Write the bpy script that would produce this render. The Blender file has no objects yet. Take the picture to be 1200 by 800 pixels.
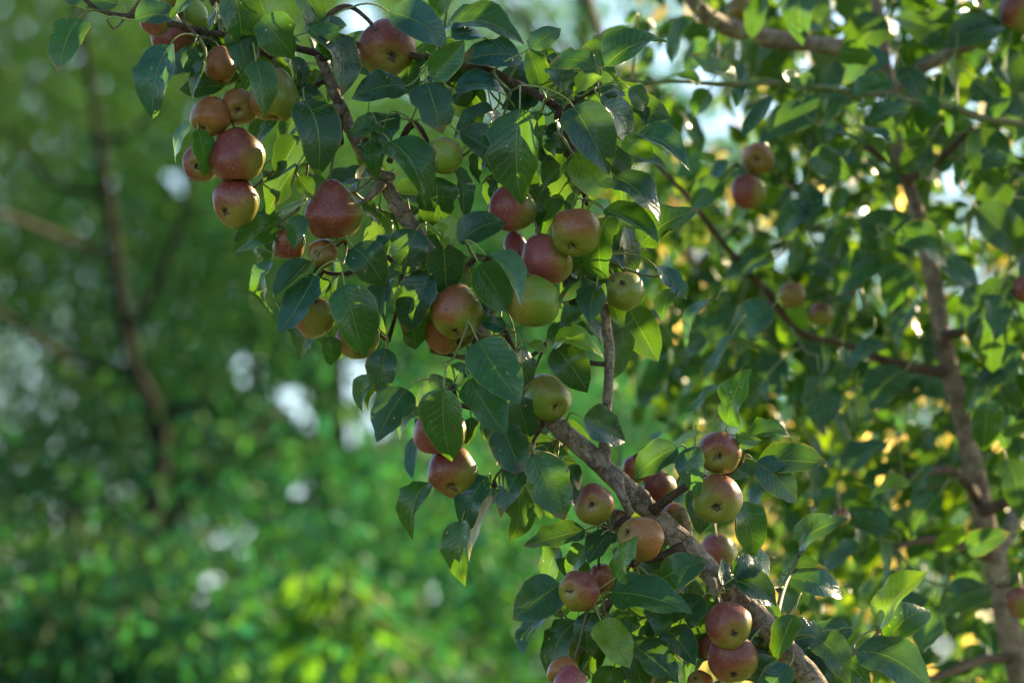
import bpy, bmesh, math, random
import numpy as np
from mathutils import Vector, Matrix, noise as mnoise

random.seed(7)
RNG = np.random.default_rng(11)
SC = bpy.context.scene
COL = SC.collection

# ------------------------------------------------------------------ camera
FOCUS = 4.2
PITCH = math.radians(8.0)
VIEW = Vector((0, math.cos(PITCH), math.sin(PITCH)))
UPV = Vector((0, -math.sin(PITCH), math.cos(PITCH)))
RIGHT = Vector((1, 0, 0))
CAMLOC = Vector((0, 0, 2.2)) - VIEW * FOCUS
cam_data = bpy.data.cameras.new('camera')
cam = bpy.data.objects.new('camera', cam_data)
COL.objects.link(cam)
cam.location = CAMLOC
cam.rotation_euler = (math.radians(90) + PITCH, 0, 0)
cam_data.sensor_width = 36
cam_data.lens = FOCUS * 36 / 1.0            # the frame is one metre wide at the fruit
cam_data.clip_start = 0.1
cam_data.clip_end = 2000
cam_data.dof.use_dof = True
cam_data.dof.focus_distance = FOCUS - 0.03
cam_data.dof.aperture_fstop = 4.9
SC.camera = cam

# ------------------------------------------------------------------ light
SUN_EL = math.radians(24)
SUN_AZ = math.radians(47)                    # clockwise from +Y (behind the trees, to the right)
SUN_DIR = Vector((math.sin(SUN_AZ) * math.cos(SUN_EL), math.cos(SUN_AZ) * math.cos(SUN_EL), math.sin(SUN_EL)))
world = bpy.data.worlds.new('World')
SC.world = world
world.use_nodes = True
wn = world.node_tree.nodes
sky = wn.new('ShaderNodeTexSky')
sky.sky_type = 'NISHITA'
sky.sun_disc = False
sky.sun_elevation = SUN_EL
sky.sun_rotation = SUN_AZ
sky.air_density = 1.0
sky.dust_density = 0.9
sky.ozone_density = 2.0
world.node_tree.links.new(sky.outputs[0], wn['Background'].inputs[0])
wn['Background'].inputs[1].default_value = 0.09
sun_data = bpy.data.lights.new('sun', 'SUN')
sun_data.energy = 5.0
sun_data.angle = math.radians(0.5)
sun_data.color = (1.0, 0.76, 0.44)
sun = bpy.data.objects.new('sun', sun_data)
COL.objects.link(sun)
sun.rotation_euler = SUN_DIR.to_track_quat('Z', 'Y').to_euler()
sun.location = SUN_DIR * 30
SC.view_settings.view_transform = 'Standard'
SC.view_settings.look = 'None'
SC.view_settings.exposure = 2.15
SC.view_settings.gamma = 1
SC.cycles.use_denoising = True
SC.cycles.max_bounces = 8
SC.cycles.transmission_bounces = 6
SC.cycles.diffuse_bounces = 4
SC.cycles.glossy_bounces = 3


BACK = 0.78            # depth scale of the second pear tree


def P(px, py, d=0.0):
    """The point seen at (px, py) of the 1200x800 photograph, d metres behind the fruit."""
    D = FOCUS + d
    s = D / FOCUS / 1200.0
    return CAMLOC + VIEW * D + RIGHT * ((px - 600) * s) + UPV * ((400 - py) * s)


def project(p):
    q = p - CAMLOC
    D = q.dot(VIEW)
    s = D / FOCUS / 1200.0
    return 600 + q.x / s, 400 - q.dot(UPV) / s, D - FOCUS


# ------------------------------------------------------------------ materials
def new_mat(name):
    m = bpy.data.materials.new(name)
    m.use_nodes = True
    nt = m.node_tree
    nt.nodes.clear()
    return m, nt


class NT:
    """Small helper for wiring nodes."""
    def __init__(self, nt):
        self.nt = nt

    def n(self, t, **kw):
        x = self.nt.nodes.new(t)
        for k, v in kw.items():
            setattr(x, k, v)
        return x

    def l(self, a, b):
        self.nt.links.new(a, b)

    def put(self, sock, v):
        if hasattr(v, 'is_linked') or isinstance(v, bpy.types.NodeSocket):
            self.l(v, sock)
        else:
            sock.default_value = v

    def math(self, op, a, b=0.0, c=None, clamp=False):
        x = self.n('ShaderNodeMath', operation=op)
        x.use_clamp = clamp
        self.put(x.inputs[0], a)
        self.put(x.inputs[1], b)
        if c is not None:
            self.put(x.inputs[2], c)
        return x.outputs[0]

    def mix(self, f, a, b, blend='MIX'):
        x = self.n('ShaderNodeMix', data_type='RGBA', blend_type=blend)
        self.put(x.inputs[0], f)
        self.put(x.inputs[6], a)
        self.put(x.inputs[7], b)
        return x.outputs[2]

    def ramp(self, f, lo, hi, a=0.0, b=1.0):
        x = self.n('ShaderNodeMapRange', interpolation_type='SMOOTHSTEP')
        self.put(x.inputs[0], f)
        self.put(x.inputs[1], lo)
        self.put(x.inputs[2], hi)
        self.put(x.inputs[3], a)
        self.put(x.inputs[4], b)
        return x.outputs[0]

    def noise(self, vec, scale, detail=3, rough=0.55):
        x = self.n('ShaderNodeTexNoise')
        x.inputs['Scale'].default_value = scale
        x.inputs['Detail'].default_value = detail
        x.inputs['Roughness'].default_value = rough
        if vec is not None:
            self.l(vec, x.inputs['Vector'])
        return x.outputs['Fac']


def leaf_material(name, source='object', detail=True, translucent=0.30, rough=0.25, warm=0.42):
    """Pear leaf: dark glossy top, paler dull underside, light passing through."""
    m, nt = new_mat(name)
    g = NT(nt)
    out = g.n('ShaderNodeOutputMaterial')
    if source == 'object':
        oi = g.n('ShaderNodeObjectInfo')
        base = oi.outputs['Color']
    else:
        at = g.n('ShaderNodeAttribute', attribute_name='tint')
        base = at.outputs['Color']
    tc = g.n('ShaderNodeTexCoord')
    geo = g.n('ShaderNodeNewGeometry')
    hgt = None
    if detail:
        uv = g.n('ShaderNodeUVMap')
        sep = g.n('ShaderNodeSeparateXYZ')
        g.l(uv.outputs[0], sep.inputs[0])
        u = g.math('ABSOLUTE', g.math('MULTIPLY_ADD', sep.outputs[0], 2.0, -1.0))   # 0 midrib .. 1 margin
        v = sep.outputs[1]
        nz = g.noise(geo.outputs['Position'], 55, 4)
        nz2 = g.noise(geo.outputs['Position'], 190, 3)
        midrib = g.ramp(u, 0.012, 0.05, 1.0, 0.0)
        # side veins leave the midrib at an angle and bend towards the tip
        ph = g.math('SUBTRACT', g.math('MULTIPLY', v, 10.0), g.math('MULTIPLY', g.math('POWER', u, 0.85), 2.6))
        ph = g.math('ADD', ph, g.math('MULTIPLY', nz, 0.5))
        tri = g.math('ABSOLUTE', g.math('SUBTRACT', g.math('FRACT', ph), 0.5))
        side = g.ramp(tri, 0.0, 0.085, 1.0, 0.0)
        side = g.math('MULTIPLY', side, g.ramp(u, 0.25, 0.98, 1.0, 0.15))
        mott = g.ramp(nz, 0.25, 0.75, 0.72, 1.3)
        col = g.mix(1.0, base, mott, 'MULTIPLY')
        pale = g.mix(1.0, g.mix(0.3, base, (0.20, 0.26, 0.05, 1)), (1.9, 1.9, 1.6, 1), 'MULTIPLY')
        col = g.mix(g.math('MULTIPLY', side, 0.2), col, pale)
        col = g.mix(g.math('MULTIPLY', midrib, 0.75), col, (0.14, 0.20, 0.055, 1))
        # margins slightly yellow, a few brown blotches and pale specks
        col = g.mix(g.math('MULTIPLY', g.ramp(u, 0.90, 1.0), 0.45), col, (0.16, 0.17, 0.03, 1))
        blot = g.ramp(g.noise(geo.outputs['Position'], 42, 2), 0.70, 0.76)
        col = g.mix(g.math('MULTIPLY', blot, 0.75), col, (0.10, 0.055, 0.025, 1))
        if source == 'object':
            old = g.ramp(oi.outputs['Random'], 0.45, 1.0, 0.0, 0.30)
            tipf = g.math('ADD', g.math('ADD', v, old), g.math('MULTIPLY_ADD', nz, 0.5, -0.25))
            col = g.mix(g.math('MULTIPLY', g.ramp(tipf, 1.10, 1.20), 0.8), col, (0.13, 0.075, 0.03, 1))
            edge = g.math('ADD', g.math('ADD', u, old), g.math('MULTIPLY_ADD', nz2, 0.7, -0.35))
            col = g.mix(g.math('MULTIPLY', g.ramp(edge, 1.17, 1.26), 0.6), col, (0.15, 0.085, 0.03, 1))
        vo = g.n('ShaderNodeTexVoronoi')
        vo.inputs['Scale'].default_value = 75
        g.l(geo.outputs['Position'], vo.inputs['Vector'])
        speck = g.ramp(vo.outputs['Distance'], 0.07, 0.12, 1.0, 0.0)
        speck = g.math('MULTIPLY', speck, g.ramp(g.noise(geo.outputs['Position'], 14, 1), 0.53, 0.6))
        col = g.mix(g.math('MULTIPLY', speck, 0.7), col, (0.30, 0.27, 0.18, 1))
        # dusty grey bloom in patches
        bloom = g.ramp(g.noise(geo.outputs['Position'], 26, 3), 0.55, 0.8)
        col = g.mix(g.math('MULTIPLY', bloom, 0.08), col, (0.13, 0.17, 0.16, 1))
        hgt = g.math('ADD', g.math('MULTIPLY', midrib, -0.8), g.math('MULTIPLY', side, -0.22))
        hgt = g.math('ADD', hgt, g.math('MULTIPLY', nz2, 0.25))
        hgt = g.math('ADD', hgt, g.math('MULTIPLY', nz, 1.1))
        rough_s = g.math('MULTIPLY_ADD', nz, 0.28, rough - 0.15)
    else:
        nz = g.noise(geo.outputs['Position'], 9, 2)
        col = g.mix(1.0, base, g.ramp(nz, 0.25, 0.75, 0.7, 1.35), 'MULTIPLY')
        rough_s = rough
    under = g.mix(0.4, col, (0.10, 0.16, 0.06, 1))
    col2 = g.mix(g.math('MULTIPLY', geo.outputs['Backfacing'], 0.8), col, under)
    bs = g.n('ShaderNodeBsdfPrincipled')
    g.l(col2, bs.inputs['Base Color'])
    g.put(bs.inputs['Roughness'], g.math('MULTIPLY_ADD', geo.outputs['Backfacing'], 0.22, rough_s))
    bs.inputs['Specular IOR Level'].default_value = 0.45 if detail else (0.3 if name == 'pear_foliage' else 0.12)
    tr = g.n('ShaderNodeBsdfTranslucent')
    tcol = g.mix(1.0, g.mix(warm, col, (0.11, 0.23, 0.006, 1)), (2.0, 2.0, 1.0, 1), 'MULTIPLY')
    g.l(tcol, tr.inputs['Color'])
    mx = g.n('ShaderNodeMixShader')
    mx.inputs[0].default_value = translucent
    g.l(bs.outputs[0], mx.inputs[1])
    g.l(tr.outputs[0], mx.inputs[2])
    if hgt is not None:
        bp = g.n('ShaderNodeBump')
        bp.inputs['Strength'].default_value = 0.7
        bp.inputs['Distance'].default_value = 0.0022
        g.l(hgt, bp.inputs['Height'])
        g.l(bp.outputs[0], bs.inputs['Normal'])
    g.l(mx.outputs[0], out.inputs[0])
    return m


def bark_material(name, dark, light, scale=1.0, spec=0.25, lichen=0.4):
    m, nt = new_mat(name)
    g = NT(nt)
    out = g.n('ShaderNodeOutputMaterial')
    geo = g.n('ShaderNodeNewGeometry')
    pos = geo.outputs['Position']
    a = g.noise(pos, 85 * scale, 6, 0.7)
    b = g.noise(pos, 330 * scale, 4, 0.6)
    uv = g.n('ShaderNodeUVMap')
    mp = g.n('ShaderNodeMapping')
    mp.inputs['Scale'].default_value = (1.6, 2.6, 1.0)
    g.l(uv.outputs[0], mp.inputs[0])
    vo = g.n('ShaderNodeTexVoronoi')
    vo.inputs['Scale'].default_value = 4.2
    g.l(mp.outputs[0], vo.inputs['Vector'])
    lent = g.ramp(vo.outputs['Distance'], 0.10, 0.17, 1.0, 0.0)       # corky pores
    col = g.mix(g.ramp(a, 0.3, 0.7), dark, light)
    col = g.mix(g.math('MULTIPLY', g.ramp(b, 0.45, 0.7), 0.45), col, tuple(c * 1.5 for c in light[:3]) + (1,))
    col = g.mix(g.math('MULTIPLY', lent, 0.6), col, tuple(c * 0.4 for c in dark[:3]) + (1,))
    lich = g.ramp(g.noise(pos, 130 * scale, 3), 0.62, 0.70)
    col = g.mix(g.math('MULTIPLY', lich, lichen), col, (0.21, 0.22, 0.15, 1))
    patch = g.ramp(g.noise(pos, 22 * scale, 3), 0.42, 0.62)
    col = g.mix(1.0, col, g.mix(patch, (0.80, 0.77, 0.74, 1), (1.16, 1.12, 1.05, 1)), 'MULTIPLY')
    crack = g.ramp(g.math('ABSOLUTE', g.math('SUBTRACT', g.noise(pos, 48 * scale, 6, 0.7), 0.5)), 0.0, 0.025, 1.0, 0.0)
    col = g.mix(g.math('MULTIPLY', crack, 0.3), col, tuple(c * 0.3 for c in dark[:3]) + (1,))
    bs = g.n('ShaderNodeBsdfPrincipled')
    g.l(col, bs.inputs['Base Color'])
    bs.inputs['Roughness'].default_value = 0.72
    bs.inputs['Specular IOR Level'].default_value = spec
    h = g.math('ADD', g.math('MULTIPLY', a, 1.0), g.math('MULTIPLY', b, 0.6))
    h = g.math('SUBTRACT', h, g.math('MULTIPLY', lent, 0.5))
    h = g.math('SUBTRACT', h, g.math('MULTIPLY', crack, 0.3))
    bp = g.n('ShaderNodeBump')
    bp.inputs['Strength'].default_value = 0.9
    bp.inputs['Distance'].default_value = 0.004
    g.l(h, bp.inputs['Height'])
    g.l(bp.outputs[0], bs.inputs['Normal'])
    g.l(bs.outputs[0], out.inputs[0])
    return m


def plain_material(name, c1, c2, scale=60, rough=0.6):
    m, nt = new_mat(name)
    g = NT(nt)
    out = g.n('ShaderNodeOutputMaterial')
    geo = g.n('ShaderNodeNewGeometry')
    a = g.noise(geo.outputs['Position'], scale, 3)
    bs = g.n('ShaderNodeBsdfPrincipled')
    g.l(g.mix(g.ramp(a, 0.3, 0.7), c1, c2), bs.inputs['Base Color'])
    bs.inputs['Roughness'].default_value = rough
    g.l(bs.outputs[0], out.inputs[0])
    return m


def pear_material(name, blush, mid, ground, lo, hi, russet=0.25):
    """Skin that runs from a blushed side (local +X) to the ground colour."""
    m, nt = new_mat(name)
    g = NT(nt)
    out = g.n('ShaderNodeOutputMaterial')
    tc = g.n('ShaderNodeTexCoord')
    oi = g.n('ShaderNodeObjectInfo')
    obj = tc.outputs['Object']
    nrm = g.n('ShaderNodeVectorMath', operation='NORMALIZE')
    g.l(obj, nrm.inputs[0])
    sep = g.n('ShaderNodeSeparateXYZ')
    g.l(nrm.outputs[0], sep.inputs[0])
    # shift the pattern from fruit to fruit
    sh = g.n('ShaderNodeVectorMath', operation='ADD')
    g.l(obj, sh.inputs[0])
    rnd3 = g.n('ShaderNodeCombineXYZ')
    for i in range(3):
        g.l(g.math('MULTIPLY', oi.outputs['Random'], 3.0 + i), rnd3.inputs[i])
    g.l(rnd3.outputs[0], sh.inputs[1])
    pos = sh.outputs[0]
    n1 = g.noise(pos, 34, 5, 0.6)
    n2 = g.noise(pos, 260, 4, 0.7)
    n3 = g.noise(pos, 700, 2, 0.6)
    f = g.math('ADD', sep.outputs[0], g.math('MULTIPLY', sep.outputs[2], 0.30))
    f = g.math('ADD', f, g.math('MULTIPLY_ADD', n1, 1.7, -0.85))
    f = g.math('ADD', f, g.math('MULTIPLY_ADD', n2, 0.9, -0.45))
    t = g.ramp(f, lo, hi)
    c = g.mix(g.ramp(t, 0.0, 0.55), ground, mid)
    c = g.mix(g.ramp(t, 0.4, 1.0), c, blush)
    rus = g.ramp(g.noise(pos, 95, 5, 0.7), 0.5, 0.72)
    c = g.mix(g.math('MULTIPLY', rus, russet), c, (0.22, 0.11, 0.04, 1))
    # russet ring round the eye of the fruit
    ring = g.ramp(sep.outputs[2], -0.99, -0.80, 1.0, 0.0)
    c = g.mix(g.math('MULTIPLY', ring, 0.45), c, (0.20, 0.14, 0.04, 1))
    c = g.mix(1.0, c, g.ramp(n3, 0.25, 0.75, 0.82, 1.16), 'MULTIPLY')
    vo = g.n('ShaderNodeTexVoronoi')
    vo.inputs['Scale'].default_value = 260
    g.l(pos, vo.inputs['Vector'])
    dots = g.ramp(vo.outputs['Distance'], 0.12, 0.24, 1.0, 0.0)
    c = g.mix(g.math('MULTIPLY', dots, 0.5), c, (0.34, 0.25, 0.13, 1))
    vo2 = g.n('ShaderNodeTexVoronoi')
    vo2.inputs['Scale'].default_value = 42
    g.l(pos, vo2.inputs['Vector'])
    scab = g.ramp(vo2.outputs['Distance'], 0.05, 0.12, 1.0, 0.0)
    c = g.mix(g.math('MULTIPLY', scab, 0.7), c, (0.05, 0.03, 0.02, 1))
    bs = g.n('ShaderNodeBsdfPrincipled')
    g.l(c, bs.inputs['Base Color'])
    g.put(bs.inputs['Roughness'], g.math('MULTIPLY_ADD', n2, 0.3, 0.22))
    bs.inputs['Specular IOR Level'].default_value = 0.36
    bp = g.n('ShaderNodeBump')
    bp.inputs['Strength'].default_value = 0.22
    bp.inputs['Distance'].default_value = 0.001
    g.l(g.math('ADD', n3, g.math('MULTIPLY', dots, 0.4)), bp.inputs['Height'])
    g.l(bp.outputs[0], bs.inputs['Normal'])
    g.l(bs.outputs[0], out.inputs[0])
    return m


M_LEAF = leaf_material('pear_leaf')
M_FOL = leaf_material('pear_foliage', 'attribute', detail=False)
M_FAR = leaf_material('broadleaf_foliage', 'attribute', detail=False, translucent=0.24, rough=0.7, warm=0.16)
M_GLINT = leaf_material('narrow_leaf', 'attribute', detail=False, translucent=0.5, rough=0.6, warm=0.05)  # takes straw tints that stand in for sun glints
M_SAP = leaf_material('sapling_leaf', 'object', detail=False, translucent=0.4, rough=0.65)
M_BARK = bark_material('pear_bark', (0.145, 0.108, 0.082, 1), (0.32, 0.255, 0.20, 1))
M_TAN = bark_material('tan_bark', (0.11, 0.078, 0.054, 1), (0.29, 0.215, 0.15, 1), 0.8)
M_TWIG = bark_material('twig_bark', (0.055, 0.030, 0.020, 1), (0.13, 0.085, 0.055, 1), 1.6)
M_SHOOT = plain_material('green_shoot', (0.09, 0.12, 0.03, 1), (0.13, 0.11, 0.04, 1))
M_PET = plain_material('leaf_stalk', (0.16, 0.21, 0.05, 1), (0.21, 0.22, 0.06, 1))
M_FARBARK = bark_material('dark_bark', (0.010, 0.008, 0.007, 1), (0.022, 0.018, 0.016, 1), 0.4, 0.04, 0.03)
M_CALYX = plain_material('dry_calyx', (0.035, 0.022, 0.012, 1), (0.12, 0.08, 0.045, 1), 400, 0.8)
M_PIT = plain_material('calyx_cup', (0.014, 0.009, 0.006, 1), (0.03, 0.018, 0.01, 1), 400, 0.9)
M_STEM = plain_material('fruit_stalk', (0.10, 0.085, 0.03, 1), (0.08, 0.045, 0.025, 1), 200, 0.6)
PEAR_MATS = {
    'red': pear_material('red_pear_skin', (0.157, 0.032, 0.024, 1), (0.202, 0.075, 0.025, 1), (0.181, 0.170, 0.023, 1), -0.85, 0.75, 0.4),
    'pink': pear_material('pink_pear_skin', (0.207, 0.045, 0.046, 1), (0.229, 0.090, 0.035, 1), (0.177, 0.176, 0.027, 1), -0.75, 0.8, 0.3),
    'brown': pear_material('russet_pear_skin', (0.249, 0.090, 0.023, 1), (0.224, 0.112, 0.023, 1), (0.177, 0.122, 0.021, 1), -0.6, 0.8, 0.5),
    'olive': pear_material('olive_pear_skin', (0.208, 0.069, 0.027, 1), (0.202, 0.132, 0.025, 1), (0.140, 0.170, 0.017, 1), -0.2, 1.1, 0.4),
    'green': pear_material('green_pear_skin', (0.197, 0.165, 0.031, 1), (0.161, 0.191, 0.018, 1), (0.114, 0.185, 0.013, 1), -0.2, 1.0, 0.3),
}


# ------------------------------------------------------------------ object helpers
def link(o):
    COL.objects.link(o)
    return o


def empty(name, loc, label, cat, group=None):
    o = link(bpy.data.objects.new(name, None))
    o.location = loc
    o.empty_display_size = 0.05
    o['label'] = label
    o['category'] = cat
    if group:
        o['group'] = group
    return o


def mesh_obj(name, me, parent=None, matrix=None):
    o = link(bpy.data.objects.new(name, me))
    if parent is not None:
        o.parent = parent
        o.matrix_basis = Matrix.Translation(-parent.location) @ (matrix if matrix is not None else Matrix())
    elif matrix is not None:
        o.matrix_basis = matrix
    return o


class MB:
    """Collects vertices, faces, uvs and material slots for one mesh."""
    def __init__(self):
        self.v, self.f, self.uv, self.mi = [], [], [], []

    def tube(self, pts, radii, sides=8, mi=0, rough=0.0, cap=True, seed=0.0):
        n = len(pts)
        base = len(self.v)
        nrm = None
        length = 0.0
        vs = []
        for i, p in enumerate(pts):
            a = pts[max(i - 1, 0)]
            b = pts[min(i + 1, n - 1)]
            t = (b - a).normalized()
            if nrm is None:
                nrm = t.orthogonal().normalized()
            else:
                nrm = (nrm - t * nrm.dot(t)).normalized()
            bn = t.cross(nrm)
            if i:
                length += (p - pts[i - 1]).length
            vs.append(length)
            for k in range(sides):
                th = 2 * math.pi * k / sides
                d = nrm * math.cos(th) + bn * math.sin(th)
                r = radii[i]
                if rough:
                    q = p + d * r
                    r *= 1 + rough * (mnoise.noise(q * 45 + Vector((seed, 0, 0))) + 0.6 * mnoise.noise(q * 120 + Vector((0, seed, 0))))
                self.v.append(p + d * r)
        for i in range(n - 1):
            for k in range(sides):
                k2 = (k + 1) % sides
                self.f.append((base + i * sides + k, base + i * sides + k2, base + (i + 1) * sides + k2, base + (i + 1) * sides + k))
                v0, v1 = vs[i] * 40, vs[i + 1] * 40
                self.uv.append(((k / sides, v0), ((k + 1) / sides, v0), ((k + 1) / sides, v1), (k / sides, v1)))
                self.mi.append(mi)
        if cap:
            for i in (0, n - 1):
                c = len(self.v)
                self.v.append(pts[i] + (pts[i] - pts[1 if i == 0 else n - 2]).normalized() * radii[i] * 0.4)
                for k in range(sides):
                    k2 = (k + 1) % sides
                    a, b = base + i * sides + k, base + i * sides + k2
                    self.f.append((b, a, c) if i == 0 else (a, b, c))
                    self.uv.append(((0, 0), (0.1, 0), (0.05, 0.1)))
                    self.mi.append(mi)

    def build(self, name, mats, smooth=True):
        me = bpy.data.meshes.new(name)
        me.from_pydata([tuple(x) for x in self.v], [], self.f)
        uvl = me.uv_layers.new(name='UVMap')
        flat = [c for f in self.uv for p in f for c in p]
        uvl.data.foreach_set('uv', flat)
        for m in mats:
            me.materials.append(m)
        me.polygons.foreach_set('material_index', self.mi)
        me.polygons.foreach_set('use_smooth', [smooth] * len(self.f))
        me.update()
        return me


def spline(pts, rad, step):
    """Catmull-Rom through pts with radii."""
    out, orad = [], []
    n = len(pts)
    for i in range(n - 1):
        p0, p1, p2, p3 = pts[max(i - 1, 0)], pts[i], pts[i + 1], pts[min(i + 2, n - 1)]
        k = max(2, int((p2 - p1).length / step))
        for j in range(k):
            t = j / k
            q = 0.5 * ((2 * p1) + (p2 - p0) * t + (2 * p0 - 5 * p1 + 4 * p2 - p3) * t * t + (3 * p1 - p0 - 3 * p2 + p3) * t ** 3)
            out.append(q)
            orad.append(rad[i] + (rad[i + 1] - rad[i]) * t)
    out.append(pts[-1])
    orad.append(rad[-1])
    return out, orad


# ------------------------------------------------------------------ leaves
PROF_T = [0, .03, .08, .16, .26, .38, .50, .62, .74, .84, .92, .97, 1.0]
PROF_W = [0, .40, .68, .90, 1.0, 1.0, .96, .87, .71, .50, .25, .085, 0]
COLS = [-1, -.72, -.36, 0, .36, .72, 1]


def leaf_mesh(L, W, fold=.25, curl=.15, wave=.05, twist=0., asym=0., bite=0., side_bend=0., petiole=None, seed=0, bend2=0.):
    """Leaf from the origin along +Y, upper side +Z. petiole: points in local space from the leaf base outwards."""
    rr = random.Random(seed)
    mb = MB()
    ph = rr.uniform(0, 6.3)
    wk = rr.uniform(1.3, 2.4)
    idx = {}
    for i, (t, w) in enumerate(zip(PROF_T, PROF_W)):
        y = t * L
        cx = side_bend * L * (t * t - t * 0.3)
        cz = curl * L * (4 * t * (1 - t)) * 0.5 - bend2 * L * t ** 2.2
        tw = twist * (t - 0.3)
        for j, u in enumerate(COLS):
            hw = W / 2 * w * (1 + asym * (1 if u > 0 else -1))
            if bite and abs(u) > 0.8:
                hw *= 1 - bite * max(0, mnoise.noise(Vector((t * 5.5 + seed, u * 3, seed * .37))) * 1.6)
            hw *= 1 + 0.03 * math.sin(t * 23 + u * 2 + ph)
            x = u * hw
            z = fold * abs(u) * hw - 0.25 * fold * u * u * hw + wave * L * u * u * math.sin(wk * 6.28 * t + ph + (1.1 if u > 0 else 0)) * w
            xr = x * math.cos(tw) - z * math.sin(tw)
            zr = x * math.sin(tw) + z * math.cos(tw)
            if (i == 0 or i == len(PROF_T) - 1) and j != 3:
                continue
            idx[(i, j)] = len(mb.v)
            mb.v.append(Vector((cx + xr, y, cz + zr)))
    def vi(i, j):
        return idx[(i, 3)] if i in (0, len(PROF_T) - 1) else idx[(i, j)]
    for i in range(len(PROF_T) - 1):
        for j in range(6):
            q = [(i, j), (i, j + 1), (i + 1, j + 1), (i + 1, j)]
            ids, uvs = [], []
            for (a, b) in q:
                k = vi(a, b)
                if k not in ids:
                    ids.append(k)
                    bb = b
                    uvs.append((COLS[bb] * .5 + .5, PROF_T[a]))
            if len(ids) < 3:
                continue
            mb.f.append(tuple(ids))
            mb.uv.append(tuple(uvs))
            mb.mi.append(0)
    # raised midrib below, thin
    if petiole:
        rad = [0.0009 * (0.85 + 0.5 * k / (len(petiole) - 1)) for k in range(len(petiole))]
        mb.tube(petiole, rad, 5, 1, cap=True)
    return mb.build('leaf', [M_LEAF, M_PET])


TONES = {  # b has sky sheen in its colour, y some backlight, o sun gold
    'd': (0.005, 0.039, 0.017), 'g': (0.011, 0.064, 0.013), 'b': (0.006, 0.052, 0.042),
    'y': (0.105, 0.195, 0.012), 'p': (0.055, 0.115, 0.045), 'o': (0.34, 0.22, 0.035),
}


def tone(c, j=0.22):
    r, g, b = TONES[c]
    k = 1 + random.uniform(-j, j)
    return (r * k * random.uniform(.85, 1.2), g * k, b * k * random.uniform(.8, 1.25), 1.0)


def basis(B, axis, nrm):
    a = axis.normalized()
    n = (nrm - a * nrm.dot(a)).normalized()
    s = a.cross(n)
    M = Matrix(((s.x, a.x, n.x, B.x), (s.y, a.y, n.y, B.y), (s.z, a.z, n.z, B.z), (0, 0, 0, 1)))
    return M


def bez(a, b, c, d, n=6):
    return [a * (1 - t) ** 3 + b * 3 * t * (1 - t) ** 2 + c * 3 * t * t * (1 - t) + d * t ** 3 for t in [i / n for i in range(n + 1)]]


class Tree:
    def __init__(self, root):
        self.root = root
        self.nodes = []           # points where stalks can join
        self.axes = []            # (points, radii) of branches

    def branch(self, name, pxs, step=0.012, sides=12, mat=None, rough=.10, node_every=0, uneven=0.06):
        """pxs: (px, py, depth, width px at its own depth)"""
        pts = [P(a, b, d) for a, b, d, w in pxs]
        rad = [w / 2 * (FOCUS + d) / FOCUS / 1200 for a, b, d, w in pxs]
        return self.branch3(name, pts, rad, step, sides, mat, rough, uneven)

    def branch3(self, name, pts, rad, step=0.012, sides=12, mat=None, rough=.10, uneven=0.06):
        q, r = spline(pts, rad, step)
        sd = len(self.axes) * 3.7
        for i in range(1, len(q) - 1):
            w = r[i] * uneven * 6
            q[i] = q[i] + Vector((mnoise.noise(q[i] * 14 + Vector((sd, 0, 0))), 0.6 * mnoise.noise(q[i] * 14 + Vector((0, sd, 0))), mnoise.noise(q[i] * 14 + Vector((0, 0, sd))))) * w * .5
        r = [x * (1 + 0.16 * mnoise.noise(Vector((i * .23, sd, 0)))) for i, x in enumerate(r)]
        mb = MB()
        mb.tube(q, r, sides, 0, rough, True, sd)
        o = mesh_obj(name, mb.build(name, [mat or M_BARK]), self.root)
        self.axes.append((q, r))
        return o

    def near_axis(self, p):
        best, bd = None, 1e9
        for q, r in self.axes:
            for x in q[::2]:
                d = (x - p).length_squared
                if d < bd:
                    bd, best = d, x
        return best, math.sqrt(bd)

    def near_node(self, p):
        best, bd = None, 1e9
        for x in self.nodes:
            d = (x - p).length_squared
            if d < bd:
                bd, best = d, x
        return best, math.sqrt(bd)

    def attach(self, p, back, reach=0.05, ext=0.028, mat=None):
        """A point where a stalk starting at p and leaving along `back` can end: a node in reach, or a new short spur."""
        n, d = self.near_node(p + back * ext * .6)
        if n is not None and d < reach:
            return n
        a, da = self.near_axis(p + back * ext * .6)
        if da < reach * 0.8:
            return a
        # a new spur: a thin twig from the branch to a point behind the stalk
        e = p + back * ext
        if a is not None and da < .10:
            mid = (a + e) * .5 + Vector((0, 0.012, -0.012))
            pts = [a, a * .6 + mid * .4, mid * .7 + e * .3, e]
            self.branch3('twig', pts, [.0018, .0014, .0012, .0012], 0.012, 6, mat or M_TWIG, .12, 0.2)
        self.nodes.append(e)
        return e


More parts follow.
